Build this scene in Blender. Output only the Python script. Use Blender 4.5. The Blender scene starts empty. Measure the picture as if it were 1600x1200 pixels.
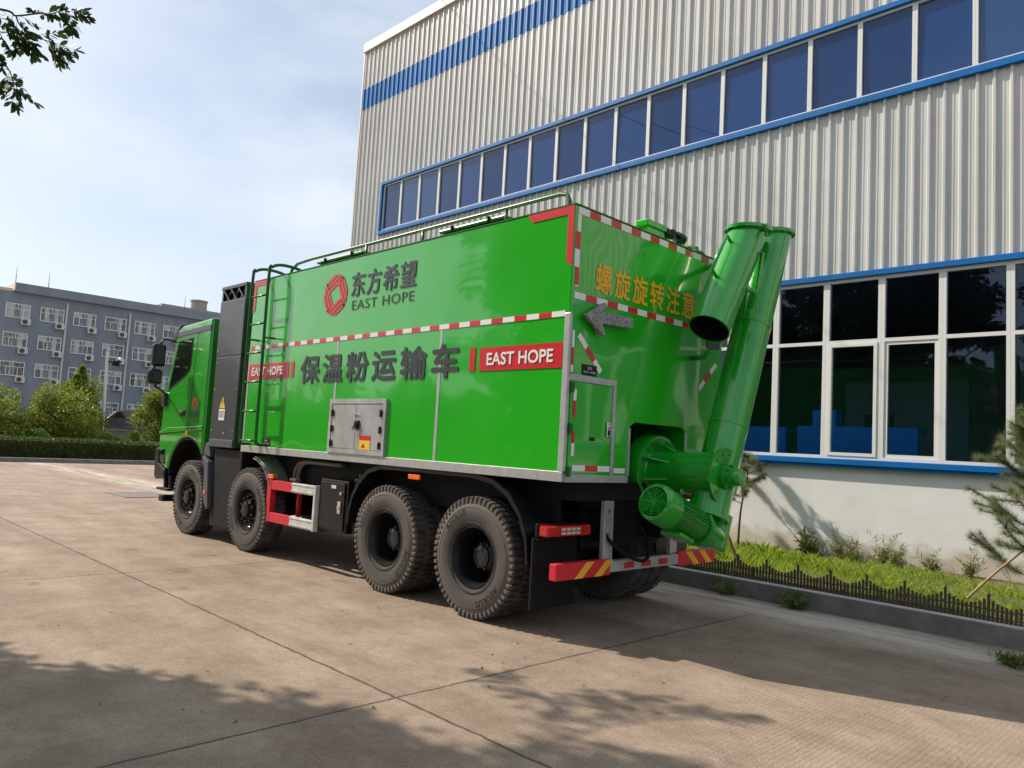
import bpy, bmesh, math, random
import numpy as np
from mathutils import Vector, Matrix
R = math.radians
PI = math.pi
scene = bpy.context.scene
COL = scene.collection
random.seed(7)

# ------------------------------------------------------------------ camera
cam_d = bpy.data.cameras.new('camera'); cam = bpy.data.objects.new('camera', cam_d); COL.objects.link(cam)
cam_d.sensor_width = 36; cam_d.lens = 1193.3 / 1600 * 36; cam_d.clip_start = .05; cam_d.clip_end = 3000
yaw, pit, rol = -0.7794, 0.0813, 0.0551
F = Vector((math.cos(pit) * math.cos(yaw), math.cos(pit) * math.sin(yaw), math.sin(pit)))
R0 = Vector((math.sin(yaw), -math.cos(yaw), 0)); U0 = R0.cross(F)
Rv = R0 * math.cos(rol) + U0 * math.sin(rol); Uv = U0 * math.cos(rol) - R0 * math.sin(rol)
cam.matrix_world = Matrix.Translation((-4.2338, 6.0832, 1.6046)) @ Matrix((Rv, Uv, -F)).transposed().to_4x4()
scene.camera = cam

# ------------------------------------------------------------------ sky and sun
SUN_EL = R(40.3)
SUN_DIR = Vector((.93, .37, 0)).normalized() * math.cos(SUN_EL) + Vector((0, 0, math.sin(SUN_EL)))
scene.world = bpy.data.worlds.new('World'); W = scene.world; W.use_nodes = True
nt = W.node_tree; nt.nodes.clear()
def nd(t, ty, **kw):
    n = t.nodes.new(ty)
    for k, v in kw.items(): setattr(n, k, v)
    return n
sky = nd(nt, 'ShaderNodeTexSky', sky_type='NISHITA', sun_disc=False, sun_elevation=SUN_EL, sun_rotation=math.atan2(.93, .37))
sky.air_density = 1.0; sky.dust_density = 1.8; sky.ozone_density = 1.5
tc = nd(nt, 'ShaderNodeTexCoord'); mp = nd(nt, 'ShaderNodeMapping'); mp.inputs['Scale'].default_value = (1, 1, 2.6)
nz = nd(nt, 'ShaderNodeTexNoise'); nz.inputs['Scale'].default_value = 2.3; nz.inputs['Detail'].default_value = 6; nz.inputs['Roughness'].default_value = .52
rp = nd(nt, 'ShaderNodeValToRGB'); rp.color_ramp.elements[0].position = .40; rp.color_ramp.elements[1].position = .64
rp.color_ramp.elements[0].color = (.32, .32, .32, 1); rp.color_ramp.elements[1].color = (.92, .92, .92, 1)
mx = nd(nt, 'ShaderNodeMix', data_type='RGBA'); mx.inputs['B'].default_value = (6.3, 6.9, 7.6, 1)
bg = nd(nt, 'ShaderNodeBackground'); bg.inputs['Strength'].default_value = .110
wo = nd(nt, 'ShaderNodeOutputWorld')
L = nt.links.new
L(tc.outputs['Generated'], mp.inputs['Vector']); L(mp.outputs[0], nz.inputs['Vector']); L(nz.outputs['Fac'], rp.inputs[0])
L(rp.outputs[0], mx.inputs['Factor']); L(sky.outputs[0], mx.inputs['A']); L(mx.outputs['Result'], bg.inputs[0]); L(bg.outputs[0], wo.inputs[0])
sd = bpy.data.lights.new('sun', 'SUN'); sd.energy = 4.9; sd.angle = R(.5); sd.color = (1, .89, .76)
sun = bpy.data.objects.new('sun', sd); COL.objects.link(sun); sun.location = (20, 10, 30)
sun.rotation_euler = SUN_DIR.to_track_quat('Z', 'Y').to_euler()
vs = scene.view_settings; vs.view_transform = 'Standard'; vs.look = 'None'; vs.exposure = .32; vs.gamma = 1; vs.use_curve_mapping = False

# ------------------------------------------------------------------ materials
def pbr(name, col, rough=.5, metal=0, noise=None, bump=None, coat=0, spec=.5, alpha=None):
    """noise=(scale, amount[, second colour]); bump=(scale, strength)"""
    m = bpy.data.materials.new(name); m.use_nodes = True; t = m.node_tree
    b = t.nodes['Principled BSDF']
    b.inputs['Base Color'].default_value = (*col, 1); b.inputs['Roughness'].default_value = rough
    b.inputs['Metallic'].default_value = metal; b.inputs['Specular IOR Level'].default_value = spec
    if coat:
        b.inputs['Coat Weight'].default_value = coat; b.inputs['Coat Roughness'].default_value = .04
    if noise or bump:
        co = nd(t, 'ShaderNodeTexCoord')
    if noise:
        n = nd(t, 'ShaderNodeTexNoise'); n.inputs['Scale'].default_value = noise[0]; n.inputs['Detail'].default_value = 8
        n.inputs['Roughness'].default_value = .62
        r = nd(t, 'ShaderNodeValToRGB'); r.color_ramp.elements[0].position = .3; r.color_ramp.elements[1].position = .7
        c2 = noise[2] if len(noise) > 2 else tuple(c * (1 - noise[1]) for c in col)
        r.color_ramp.elements[0].color = (*c2, 1); r.color_ramp.elements[1].color = (*[min(1, c * (1 + noise[1] * .4)) for c in col], 1)
        t.links.new(co.outputs['Object'], n.inputs['Vector']); t.links.new(n.outputs['Fac'], r.inputs[0]); t.links.new(r.outputs[0], b.inputs['Base Color'])
    if bump:
        n2 = nd(t, 'ShaderNodeTexNoise'); n2.inputs['Scale'].default_value = bump[0]; n2.inputs['Detail'].default_value = 3 if bump[0] > 3 else 1
        bp = nd(t, 'ShaderNodeBump'); bp.inputs['Strength'].default_value = bump[1]; bp.inputs['Distance'].default_value = bump[2] if len(bump) > 2 else .02
        t.links.new(co.outputs['Object'], n2.inputs['Vector']); t.links.new(n2.outputs['Fac'], bp.inputs['Height']); t.links.new(bp.outputs[0], b.inputs['Normal'])
        if coat: t.links.new(bp.outputs[0], b.inputs['Coat Normal'])
    return m

def leafmat(name, c1, c2, transl=.35, rough=.5):
    m = bpy.data.materials.new(name); m.use_nodes = True; t = m.node_tree; t.nodes.clear()
    a = nd(t, 'ShaderNodeAttribute', attribute_name='tint')
    r = nd(t, 'ShaderNodeMix', data_type='RGBA'); r.inputs['A'].default_value = (*c1, 1); r.inputs['B'].default_value = (*c2, 1)
    b = nd(t, 'ShaderNodeBsdfPrincipled'); b.inputs['Roughness'].default_value = rough; b.inputs['Specular IOR Level'].default_value = .3
    tr = nd(t, 'ShaderNodeBsdfTranslucent'); mxs = nd(t, 'ShaderNodeMixShader'); mxs.inputs[0].default_value = transl
    o = nd(t, 'ShaderNodeOutputMaterial')
    l = t.links.new
    l(a.outputs['Fac'], r.inputs['Factor']); l(r.outputs['Result'], b.inputs['Base Color']); l(r.outputs['Result'], tr.inputs['Color'])
    l(b.outputs[0], mxs.inputs[1]); l(tr.outputs[0], mxs.inputs[2]); l(mxs.outputs[0], o.inputs['Surface'])
    return m

M = {}
M['green'] = pbr('green_paint', (.015, .40, .010), .22, coat=1, spec=.5, bump=(1.1, .17, .12))
M['green_tube'] = pbr('green_tube_paint', (.010, .32, .016), .24, coat=.8, bump=(2.2, .10, .05), noise=(6, .14))
M['green_cab'] = pbr('green_cab_paint', (.016, .33, .010), .2, coat=1)
M['green_dark'] = pbr('green_rail_paint', (.006, .10, .012), .35)
M['red'] = pbr('red_vinyl', (.55, .012, .02), .35, coat=.3)
M['cabred'] = pbr('orange_red_vinyl', (.72, .05, .015), .35)
M['redpaint'] = pbr('red_guard_paint', (.62, .02, .035), .4, noise=(9, .2))
M['white'] = pbr('white_vinyl', (.75, .75, .73), .4)
M['whitepaint'] = pbr('white_guard_paint', (.60, .60, .56), .45, noise=(8, .25))
M['orange'] = pbr('orange_vinyl', (.85, .42, .02), .4)
M['amber'] = pbr('amber_lens', (.85, .13, .01), .15, coat=.5)
M['redlens'] = pbr('red_lens', (.5, .01, .012), .12, coat=.8)
M['clearlens'] = pbr('clear_lens', (.55, .50, .42), .15, coat=.6)
M['ink'] = pbr('dark_grey_vinyl', (.030, .035, .045), .4)
M['alu'] = pbr('aluminium_trim', (.52, .53, .54), .38, metal=.55, noise=(14, .18))
M['steel'] = pbr('brushed_sheet_steel', (.50, .51, .51), .34, metal=.45, noise=(3.2, .35), bump=(30, .05))
M['chrome'] = pbr('chrome', (.7, .7, .7), .12, metal=1)
M['black'] = pbr('black_chassis', (.006, .006, .007), .6, noise=(5, .35), spec=.25)
M['blackgloss'] = pbr('black_plastic', (.010, .010, .012), .32, noise=(4, .3), spec=.35)
M['cabinet'] = pbr('charcoal_cabinet_paint', (.040, .044, .050), .33, noise=(5, .25), coat=.2)
M['grey'] = pbr('grey_plastic', (.075, .085, .095), .42)
M['pipe'] = pbr('grey_pipe', (.16, .16, .13), .45)
M['led'] = pbr('led_matrix', (.34, .34, .37), .4, noise=(62, .95), bump=(62, .9))
M['rubberblk'] = pbr('black_rubber', (.008, .008, .008), .8, spec=.25)
M['cabglass'] = pbr('cab_glass', (.006, .009, .009), .03, spec=.8)
M['mirrorglass'] = pbr('mirror_face', (.02, .022, .022), .08)
M['yellow'] = pbr('yellow_sticker', (.75, .50, .02), .5)
M['blue'] = pbr('blue_flashing', (.001, .125, .38), .5, noise=(1.2, .2), spec=.25)
M['bluecl'] = pbr('blue_cladding', (.003, .155, .46), .5, noise=(.8, .18), spec=.25)
M['cladding'] = pbr('cream_cladding', (.572, .570, .548), .42, noise=(.5, .14))
def streaks(m, lo=.80):
    t = m.node_tree; b = t.nodes['Principled BSDF']; src = b.inputs['Base Color'].links[0].from_socket
    co = nd(t, 'ShaderNodeTexCoord'); mpp = nd(t, 'ShaderNodeMapping'); mpp.inputs['Scale'].default_value = (4.5, 1, .16); t.links.new(co.outputs['Object'], mpp.inputs[0])
    n = nd(t, 'ShaderNodeTexNoise'); n.inputs['Scale'].default_value = 1; n.inputs['Detail'].default_value = 6; n.inputs['Roughness'].default_value = .7; t.links.new(mpp.outputs[0], n.inputs[0])
    r = nd(t, 'ShaderNodeValToRGB'); r.color_ramp.elements[0].position = .34; r.color_ramp.elements[1].position = .58; r.color_ramp.elements[0].color = (lo, lo * .99, lo * .97, 1); r.color_ramp.elements[1].color = (1, 1, 1, 1); t.links.new(n.outputs['Fac'], r.inputs[0])
    mm = nd(t, 'ShaderNodeMix', data_type='RGBA', blend_type='MULTIPLY'); mm.inputs['Factor'].default_value = 1
    t.links.new(src, mm.inputs['A']); t.links.new(r.outputs[0], mm.inputs['B']); t.links.new(mm.outputs['Result'], b.inputs['Base Color'])
streaks(M['cladding'], .84)
M['fascia'] = pbr('cream_fascia', (.58, .54, .48), .5, noise=(.8, .15))
M['frame'] = pbr('white_window_frame', (.66, .66, .63), .4)
M['upglass'] = pbr('blue_tinted_glass', (.006, .042, .16), .02, spec=.65, bump=(1.3, .05, .05))
M['upglass_pale'] = pbr('blue_tinted_glass_pale', (.010, .056, .175), .03, spec=.7, bump=(1.3, .05, .05))
M['upglass_deep'] = pbr('blue_tinted_glass_deep', (.004, .032, .125), .02, spec=.6, bump=(1.3, .05, .05))
M['room'] = pbr('room_plaster', (.15, .17, .19), .8)
M['roomfloor'] = pbr('room_floor', (.16, .15, .14), .35)
M['counter'] = pbr('blue_counter', (.03, .30, .95), .4)
M['chair'] = pbr('dark_fabric', (.01, .012, .02), .8)
M['kerb'] = pbr('kerb_concrete', (.20, .19, .175), .85, noise=(4, .4), bump=(40, .4))
M['soil'] = pbr('soil', (.13, .095, .055), .95, noise=(3, .5, (.06, .07, .02)), bump=(14, .8, .05))
M['lawn'] = pbr('lawn_ground', (.10, .13, .04), .95, noise=(.6, .5), bump=(8, .6, .05))
M['picket'] = pbr('brown_plastic', (.105, .062, .055), .55, noise=(9, .35))
M['bark'] = pbr('bark', (.085, .058, .04), .9, noise=(8, .5), bump=(25, .8))
M['pinebark'] = pbr('pine_bark', (.10, .055, .035), .9, noise=(18, .5), bump=(40, .8))
M['stake'] = pbr('pale_wood', (.36, .25, .14), .8, noise=(12, .35))
M['leaf_tree'] = leafmat('broad_leaf', (.022, .045, .012), (.055, .095, .022), .25)
M['leaf_bush'] = leafmat('shrub_leaf', (.10, .15, .02), (.29, .33, .045), .45)
M['leaf_hedge'] = leafmat('hedge_leaf', (.045, .085, .016), (.11, .17, .03), .3)
M['leaf_under'] = leafmat('undergrowth_leaf', (.05, .12, .02), (.17, .27, .04), .35)
M['grass'] = leafmat('grass_blade', (.13, .29, .018), (.45, .53, .075), .5)
M['weed'] = leafmat('weed_leaf', (.075, .13, .025), (.20, .22, .07), .3)
M['needle'] = leafmat('pine_needle', (.13, .175, .075), (.32, .36, .17), .35)
M['deadleaf'] = leafmat('dry_leaf', (.05, .03, .015), (.12, .075, .03), .1)
M['officewall'] = pbr('grey_blue_render', (.225, .260, .305), .85, noise=(.15, .16))  # grey-blue render, base paled to carry some distance haze
streaks(M['officewall'], .86)
M['officecream'] = pbr('cream_render', (.55, .5, .42), .8)
M['officeglass'] = pbr('office_glass', (.10, .15, .17), .1, spec=.7, noise=(.8, .5))
M['curtain'] = pbr('curtain', (.45, .48, .46), .8, noise=(3, .4))
M['acwhite'] = pbr('ac_casing', (.55, .55, .52), .5)
M['acdark'] = pbr('ac_grille', (.05, .05, .055), .5)
M['carpaint'] = pbr('navy_car_paint', (.012, .02, .05), .2, coat=1)
M['wallgrey'] = pbr('grey_masonry', (.34, .33, .31), .85, noise=(2, .3))
M['polepaint'] = pbr('pole_paint', (.62, .62, .6), .4)
M['tank'] = pbr('water_tank', (.30, .27, .24), .6)

def tyre_mat():
    m = pbr('tyre_rubber', (.045, .036, .029), .8, bump=(60, .25, .01)); t = m.node_tree; b = t.nodes['Principled BSDF']
    co = nd(t, 'ShaderNodeTexCoord'); sx = nd(t, 'ShaderNodeSeparateXYZ'); t.links.new(co.outputs['Object'], sx.inputs[0])
    cb = nd(t, 'ShaderNodeCombineXYZ'); t.links.new(sx.outputs['X'], cb.inputs['X']); t.links.new(sx.outputs['Z'], cb.inputs['Z'])
    ln = nd(t, 'ShaderNodeVectorMath', operation='LENGTH'); t.links.new(cb.outputs[0], ln.inputs[0])
    n = nd(t, 'ShaderNodeTexNoise'); n.inputs['Scale'].default_value = 7; n.inputs['Detail'].default_value = 6; t.links.new(co.outputs['Object'], n.inputs['Vector'])
    ad = nd(t, 'ShaderNodeMath', operation='MULTIPLY_ADD'); ad.inputs[1].default_value = .16; t.links.new(n.outputs['Fac'], ad.inputs[0]); t.links.new(ln.outputs['Value'], ad.inputs[2])
    r = nd(t, 'ShaderNodeValToRGB'); e = r.color_ramp.elements
    e[0].position = .40; e[0].color = (.045, .040, .036, 1); e[1].position = .66; e[1].color = (.032, .028, .025, 1)
    x = e.new(.50); x.color = (.082, .072, .063, 1); x = e.new(.60); x.color = (.125, .108, .093, 1)
    t.links.new(ad.outputs[0], r.inputs[0]); t.links.new(r.outputs[0], b.inputs['Base Color'])
    return m
M['tyre'] = tyre_mat()

def lowglass():
    m = bpy.data.materials.new('dark_tinted_glass'); m.use_nodes = True; t = m.node_tree; t.nodes.clear()
    tr = nd(t, 'ShaderNodeBsdfTransparent'); tr.inputs[0].default_value = (.84, .90, .97, 1)
    gl = nd(t, 'ShaderNodeBsdfGlossy'); gl.inputs['Roughness'].default_value = .015; gl.inputs['Color'].default_value = (.75, .85, 1, 1)
    fr = nd(t, 'ShaderNodeFresnel'); fr.inputs[0].default_value = 1.45; ms = nd(t, 'ShaderNodeMixShader'); o = nd(t, 'ShaderNodeOutputMaterial')
    t.links.new(fr.outputs[0], ms.inputs[0]); t.links.new(tr.outputs[0], ms.inputs[1]); t.links.new(gl.outputs[0], ms.inputs[2]); t.links.new(ms.outputs[0], o.inputs[0])
    return m
M['lowglass'] = lowglass()

def concrete():
    m = bpy.data.materials.new('yard_concrete'); m.use_nodes = True; t = m.node_tree; b = t.nodes['Principled BSDF']
    l = t.links.new
    b.inputs['Roughness'].default_value = .85; b.inputs['Specular IOR Level'].default_value = .25
    co = nd(t, 'ShaderNodeTexCoord')
    def noise(sc, det=8, ro=.6, vec=None):
        n = nd(t, 'ShaderNodeTexNoise'); n.inputs['Scale'].default_value = sc; n.inputs['Detail'].default_value = det; n.inputs['Roughness'].default_value = ro
        l(vec or co.outputs['Object'], n.inputs['Vector']); return n.outputs['Fac']
    def math_(op, a, bb=None, c=None):
        n = nd(t, 'ShaderNodeMath', operation=op)
        for i, v in enumerate((a, bb, c)):
            if v is None: continue
            if isinstance(v, (int, float)): n.inputs[i].default_value = v
            else: l(v, n.inputs[i])
        return n.outputs[0]
    def ramp(f, p0, c0, p1, c1):
        r = nd(t, 'ShaderNodeValToRGB'); r.color_ramp.elements[0].position = p0; r.color_ramp.elements[1].position = p1
        r.color_ramp.elements[0].color = (*c0, 1); r.color_ramp.elements[1].color = (*c1, 1); l(f, r.inputs[0]); return r.outputs[0]
    def mix(f, a, bb, mode='MIX'):
        n = nd(t, 'ShaderNodeMix', data_type='RGBA', blend_type=mode)
        if isinstance(f, (int, float)): n.inputs['Factor'].default_value = f
        else: l(f, n.inputs['Factor'])
        for k, v in (('A', a), ('B', bb)):
            if isinstance(v, tuple): n.inputs[k].default_value = (*v, 1)
            else: l(v, n.inputs[k])
        return n.outputs['Result']
    base = ramp(noise(.35), .3, (.318, .252, .198), .72, (.415, .335, .268))
    stain = ramp(noise(1.7, 9, .68), .36, (.72, .70, .68), .62, (1, 1, 1))
    c = mix(1, base, stain, 'MULTIPLY')
    # long streaks worn along the driving direction
    mpn = nd(t, 'ShaderNodeMapping'); mpn.inputs['Scale'].default_value = (.18, 1.5, 1); l(co.outputs['Object'], mpn.inputs[0])
    st = ramp(noise(1.0, 6, .6, mpn.outputs[0]), .35, (.82, .80, .77), .6, (1.05, 1.05, 1.05)); c = mix(1, c, st, 'MULTIPLY')
    grit = ramp(noise(60, 5, .85), .32, (.62, .61, .60), .64, (1.16, 1.15, 1.13)); c = mix(1, c, grit, 'MULTIPLY')
    grit2 = ramp(noise(13, 7, .75), .36, (.88, .87, .86), .60, (1.05, 1.05, 1.04)); c = mix(1, c, grit2, 'MULTIPLY')
    spots = ramp(noise(2.6, 3, .5), .66, (1, 1, 1), .74, (.72, .70, .68)); c = mix(1, c, spots, 'MULTIPLY')
    sx = nd(t, 'ShaderNodeSeparateXYZ'); l(co.outputs['Object'], sx.inputs[0])
    wob = math_('MULTIPLY_ADD', noise(5, 4), .05, -.025)
    # joints: X = -0.3 + 5k, Y = 3.06 + 4.6k
    def joint(axis, off, per, w):
        v = math_('ADD', sx.outputs[axis], wob); v = math_('ADD', v, -off + 1000 * per + per / 2)
        v = math_('MODULO', v, per); v = math_('ABSOLUTE', math_('SUBTRACT', v, per / 2)); return math_('LESS_THAN', v, w)
    j = math_('MAXIMUM', joint('X', -.30, 5.0, .011), joint('Y', 3.06, 4.6, .012))
    c = mix(math_('MULTIPLY', j, .8), c, (.05, .042, .035))
    # pale silt washed along the kerb
    band = math_('SUBTRACT', 1, math_('MULTIPLY', math_('ABSOLUTE', math_('ADD', sx.outputs['Y'], 1.75)), 1.35))
    silt = math_('MULTIPLY', math_('MAXIMUM', band, 0), ramp(noise(2.2, 8, .7, mpn.outputs[0]), .40, (0, 0, 0), .62, (1, 1, 1)))
    c = mix(math_('MINIMUM', math_('MULTIPLY', silt, 1.3), .9), c, (.50, .46, .41))
    l(c, b.inputs['Base Color'])
    # brushed tining lines + grain
    wv = nd(t, 'ShaderNodeTexWave', wave_type='BANDS', bands_direction='X'); wv.inputs['Scale'].default_value = 9; wv.inputs['Distortion'].default_value = 2.2; wv.inputs['Detail'].default_value = 3; wv.inputs['Detail Scale'].default_value = 2.5
    l(co.outputs['Object'], wv.inputs['Vector'])
    patch = ramp(noise(.25, 3), .42, (0, 0, 0), .6, (1, 1, 1))
    h = math_('MULTIPLY_ADD', math_('MULTIPLY', wv.outputs['Fac'], patch), .22, noise(70, 5, .7))
    h = math_('SUBTRACT', h, math_('MULTIPLY', j, 1.5))
    bp = nd(t, 'ShaderNodeBump'); bp.inputs['Strength'].default_value = .6; bp.inputs['Distance'].default_value = .014
    l(h, bp.inputs['Height']); l(bp.outputs[0], b.inputs['Normal'])
    return m
M['concrete'] = concrete()

def plaster():
    m = pbr('white_plinth_plaster', (.69, .69, .68), .85, noise=(1.3, .10), bump=(6, .15, .02)); t = m.node_tree; b = t.nodes['Principled BSDF']
    src = b.inputs['Base Color'].links[0].from_socket
    co = nd(t, 'ShaderNodeTexCoord'); sx = nd(t, 'ShaderNodeSeparateXYZ'); t.links.new(co.outputs['Object'], sx.inputs[0])
    n = nd(t, 'ShaderNodeTexNoise'); n.inputs['Scale'].default_value = 3.5; n.inputs['Detail'].default_value = 9; t.links.new(co.outputs['Object'], n.inputs[0])
    ma = nd(t, 'ShaderNodeMath', operation='MULTIPLY_ADD'); ma.inputs[1].default_value = -.75; t.links.new(n.outputs['Fac'], ma.inputs[0]); t.links.new(sx.outputs['Z'], ma.inputs[2])
    r = nd(t, 'ShaderNodeValToRGB'); r.color_ramp.elements[0].position = -.0; r.color_ramp.elements[1].position = .16
    r.color_ramp.elements[0].color = (.74, .66, .55, 1); r.color_ramp.elements[1].color = (1, 1, 1, 1); t.links.new(ma.outputs[0], r.inputs[0])
    mm = nd(t, 'ShaderNodeMix', data_type='RGBA', blend_type='MULTIPLY'); mm.inputs['Factor'].default_value = 1
    t.links.new(src, mm.inputs['A']); t.links.new(r.outputs[0], mm.inputs['B']); t.links.new(mm.outputs['Result'], b.inputs['Base Color'])
    return m
M['plinth'] = plaster()

# ------------------------------------------------------------------ helpers
def tag(o, label=None, cat=None, group=None, kind=None):
    for k, v in (('label', label), ('category', cat), ('group', group), ('kind', kind)):
        if v: o[k] = v
    return o
def empty(name, loc=(0, 0, 0), rz=0, **kw):
    o = bpy.data.objects.new(name, None); COL.objects.link(o); o.location = loc; o.rotation_euler = (0, 0, rz); o.empty_display_size = .3
    return tag(o, **kw)
def copy_tree(o, parent=None):
    c = o.copy(); COL.objects.link(c)
    if parent: c.parent = parent
    for ch in [x for x in bpy.data.objects if x.parent == o]: copy_tree(ch, c)
    return c

class MB:
    def __init__(s): s.bm = bmesh.new(); s.mi = 0
    def face(s, pts):
        f = s.bm.faces.new([s.bm.verts.new(p) for p in pts]); f.material_index = s.mi; return f
    def box(s, x0, x1, y0, y1, z0, z1, bev=0, M4=None):
        b = bmesh.new(); bmesh.ops.create_cube(b, size=1)
        bmesh.ops.scale(b, vec=(abs(x1 - x0), abs(y1 - y0), abs(z1 - z0)), verts=b.verts)
        bmesh.ops.translate(b, vec=((x0 + x1) / 2, (y0 + y1) / 2, (z0 + z1) / 2), verts=b.verts)
        if bev: bmesh.ops.bevel(b, geom=b.edges[:], offset=bev, segments=2, affect='EDGES', profile=.5)
        s.merge(b, M4); return s
    def merge(s, b, M4=None):
        if M4 is not None: bmesh.ops.transform(b, matrix=M4, verts=b.verts)
        b.verts.ensure_lookup_table(); vs = [s.bm.verts.new(v.co) for v in b.verts]; b.verts.index_update()
        for f in b.faces:
            try:
                g = s.bm.faces.new([vs[v.index] for v in f.verts]); g.material_index = s.mi; g.smooth = f.smooth
            except ValueError: pass
        b.free()
    def prism(s, poly, axis, a, bb, bev=0):
        """poly: 2D outline; axis 'X' -> (y,z), 'Y' -> (x,z), 'Z' -> (x,y); extruded a..bb"""
        b = bmesh.new()
        def P(p, t): return {'X': (t, p[0], p[1]), 'Y': (p[0], t, p[1]), 'Z': (p[0], p[1], t)}[axis]
        v0 = [b.verts.new(P(p, a)) for p in poly]; v1 = [b.verts.new(P(p, bb)) for p in poly]
        b.faces.new(v0); b.faces.new(v1[::-1]); n = len(poly)
        for i in range(n): b.faces.new((v0[i], v1[i], v1[(i + 1) % n], v0[(i + 1) % n]))
        bmesh.ops.recalc_face_normals(b, faces=b.faces)
        if bev: bmesh.ops.bevel(b, geom=b.edges[:], offset=bev, segments=2, affect='EDGES', profile=.5)
        s.merge(b); return s
    def lathe(s, prof, p0, axis, n=32, smooth=True, a0=0, a1=2 * PI):
        """prof: (radius, t) along axis from p0"""
        cuts = [0]
        for i in range(1, len(prof) - 1):       # break the smooth shading at sharp corners
            d0 = (prof[i][0] - prof[i - 1][0], prof[i][1] - prof[i - 1][1]); d1 = (prof[i + 1][0] - prof[i][0], prof[i + 1][1] - prof[i][1])
            l0, l1 = math.hypot(*d0), math.hypot(*d1)
            if l0 > 0 and l1 > 0 and (d0[0] * d1[0] + d0[1] * d1[1]) / (l0 * l1) < .8: cuts.append(i)
        if len(cuts) > 1:
            cuts.append(len(prof) - 1)
            for a_, b_ in zip(cuts, cuts[1:]): s.lathe(prof[a_:b_ + 1], p0, axis, n, smooth, a0, a1)
            return s
        p0 = Vector(p0); ax = Vector(axis).normalized(); u = ax.orthogonal().normalized(); w = ax.cross(u)
        full = abs(a1 - a0 - 2 * PI) < 1e-6; m = n if full else n + 1
        rings = []
        for r, t in prof:
            if r < 1e-6: rings.append([s.bm.verts.new(p0 + ax * t)] * m)
            else: rings.append([s.bm.verts.new(p0 + ax * t + (u * math.cos(a0 + (a1 - a0) * k / n) + w * math.sin(a0 + (a1 - a0) * k / n)) * r) for k in range(m)])
        for i in range(len(rings) - 1):
            for k in range(n):
                q = [rings[i][k], rings[i][(k + 1) % m], rings[i + 1][(k + 1) % m], rings[i + 1][k]]
                q = list(dict.fromkeys(q))
                if len(q) > 2:
                    f = s.bm.faces.new(q); f.smooth = smooth; f.material_index = s.mi
        return s
    def cyl(s, p0, p1, r, r1=None, n=24, smooth=True):
        p0 = Vector(p0); p1 = Vector(p1); h = (p1 - p0).length; r1 = r if r1 is None else r1
        u = (p1 - p0)
        s.lathe([(0, 0), (r, 0)], p0, u, n, False); s.lathe([(r, 0), (r1, h)], p0, u, n, smooth); s.lathe([(r1, h), (0, h)], p0, u, n, False); return s
    def tube(s, pts, r, n=10, r_end=None):
        pts = [Vector(p) for p in pts]; k = len(pts); rings = []; prev = None
        for i, p in enumerate(pts):
            d = (pts[min(i + 1, k - 1)] - pts[max(i - 1, 0)]).normalized()
            u = d.orthogonal().normalized() if prev is None else (prev - d * prev.dot(d)).normalized()
            prev = u; w = d.cross(u); rr = r if r_end is None else r + (r_end - r) * i / (k - 1)
            rings.append([s.bm.verts.new(p + (u * math.cos(2 * PI * j / n) + w * math.sin(2 * PI * j / n)) * rr) for j in range(n)])
        for i in range(k - 1):
            for j in range(n):
                f = s.bm.faces.new((rings[i][j], rings[i][(j + 1) % n], rings[i + 1][(j + 1) % n], rings[i + 1][j])); f.smooth = True; f.material_index = s.mi
        for rg in (rings[0][::-1], rings[-1]):
            f = s.bm.faces.new(rg); f.material_index = s.mi
        return s
    def bolts(s, c, axis, rad, n, r=.012, h=.012, ph=0):
        c = Vector(c); ax = Vector(axis).normalized(); u = ax.orthogonal().normalized(); w = ax.cross(u)
        for k in range(n):
            a = ph + 2 * PI * k / n; p = c + (u * math.cos(a) + w * math.sin(a)) * rad; s.cyl(p, p + ax * h, r, n=6, smooth=False)
        return s
    def build(s, name, mats, parent=None, recalc=True):
        if recalc: bmesh.ops.recalc_face_normals(s.bm, faces=s.bm.faces)
        me = bpy.data.meshes.new(name); s.bm.to_mesh(me); s.bm.free()
        for m in (mats if isinstance(mats, (list, tuple)) else [mats]): me.materials.append(M[m])
        o = bpy.data.objects.new(name, me); COL.objects.link(o)
        if parent: o.parent = parent
        return o

def smooth_path(pts, n=6):
    """Catmull-Rom through pts"""
    p = [Vector(q) for q in pts]; p = [p[0] * 2 - p[1]] + p + [p[-1] * 2 - p[-2]]; out = []
    for i in range(1, len(p) - 2):
        for k in range(n):
            t = k / n; a, b, c, d = p[i - 1:i + 3]
            out.append(.5 * ((2 * b) + (c - a) * t + (2 * a - 5 * b + 4 * c - d) * t * t + (3 * b - a - 3 * c + d) * t ** 3))
    return out + [p[-2]]

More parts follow.
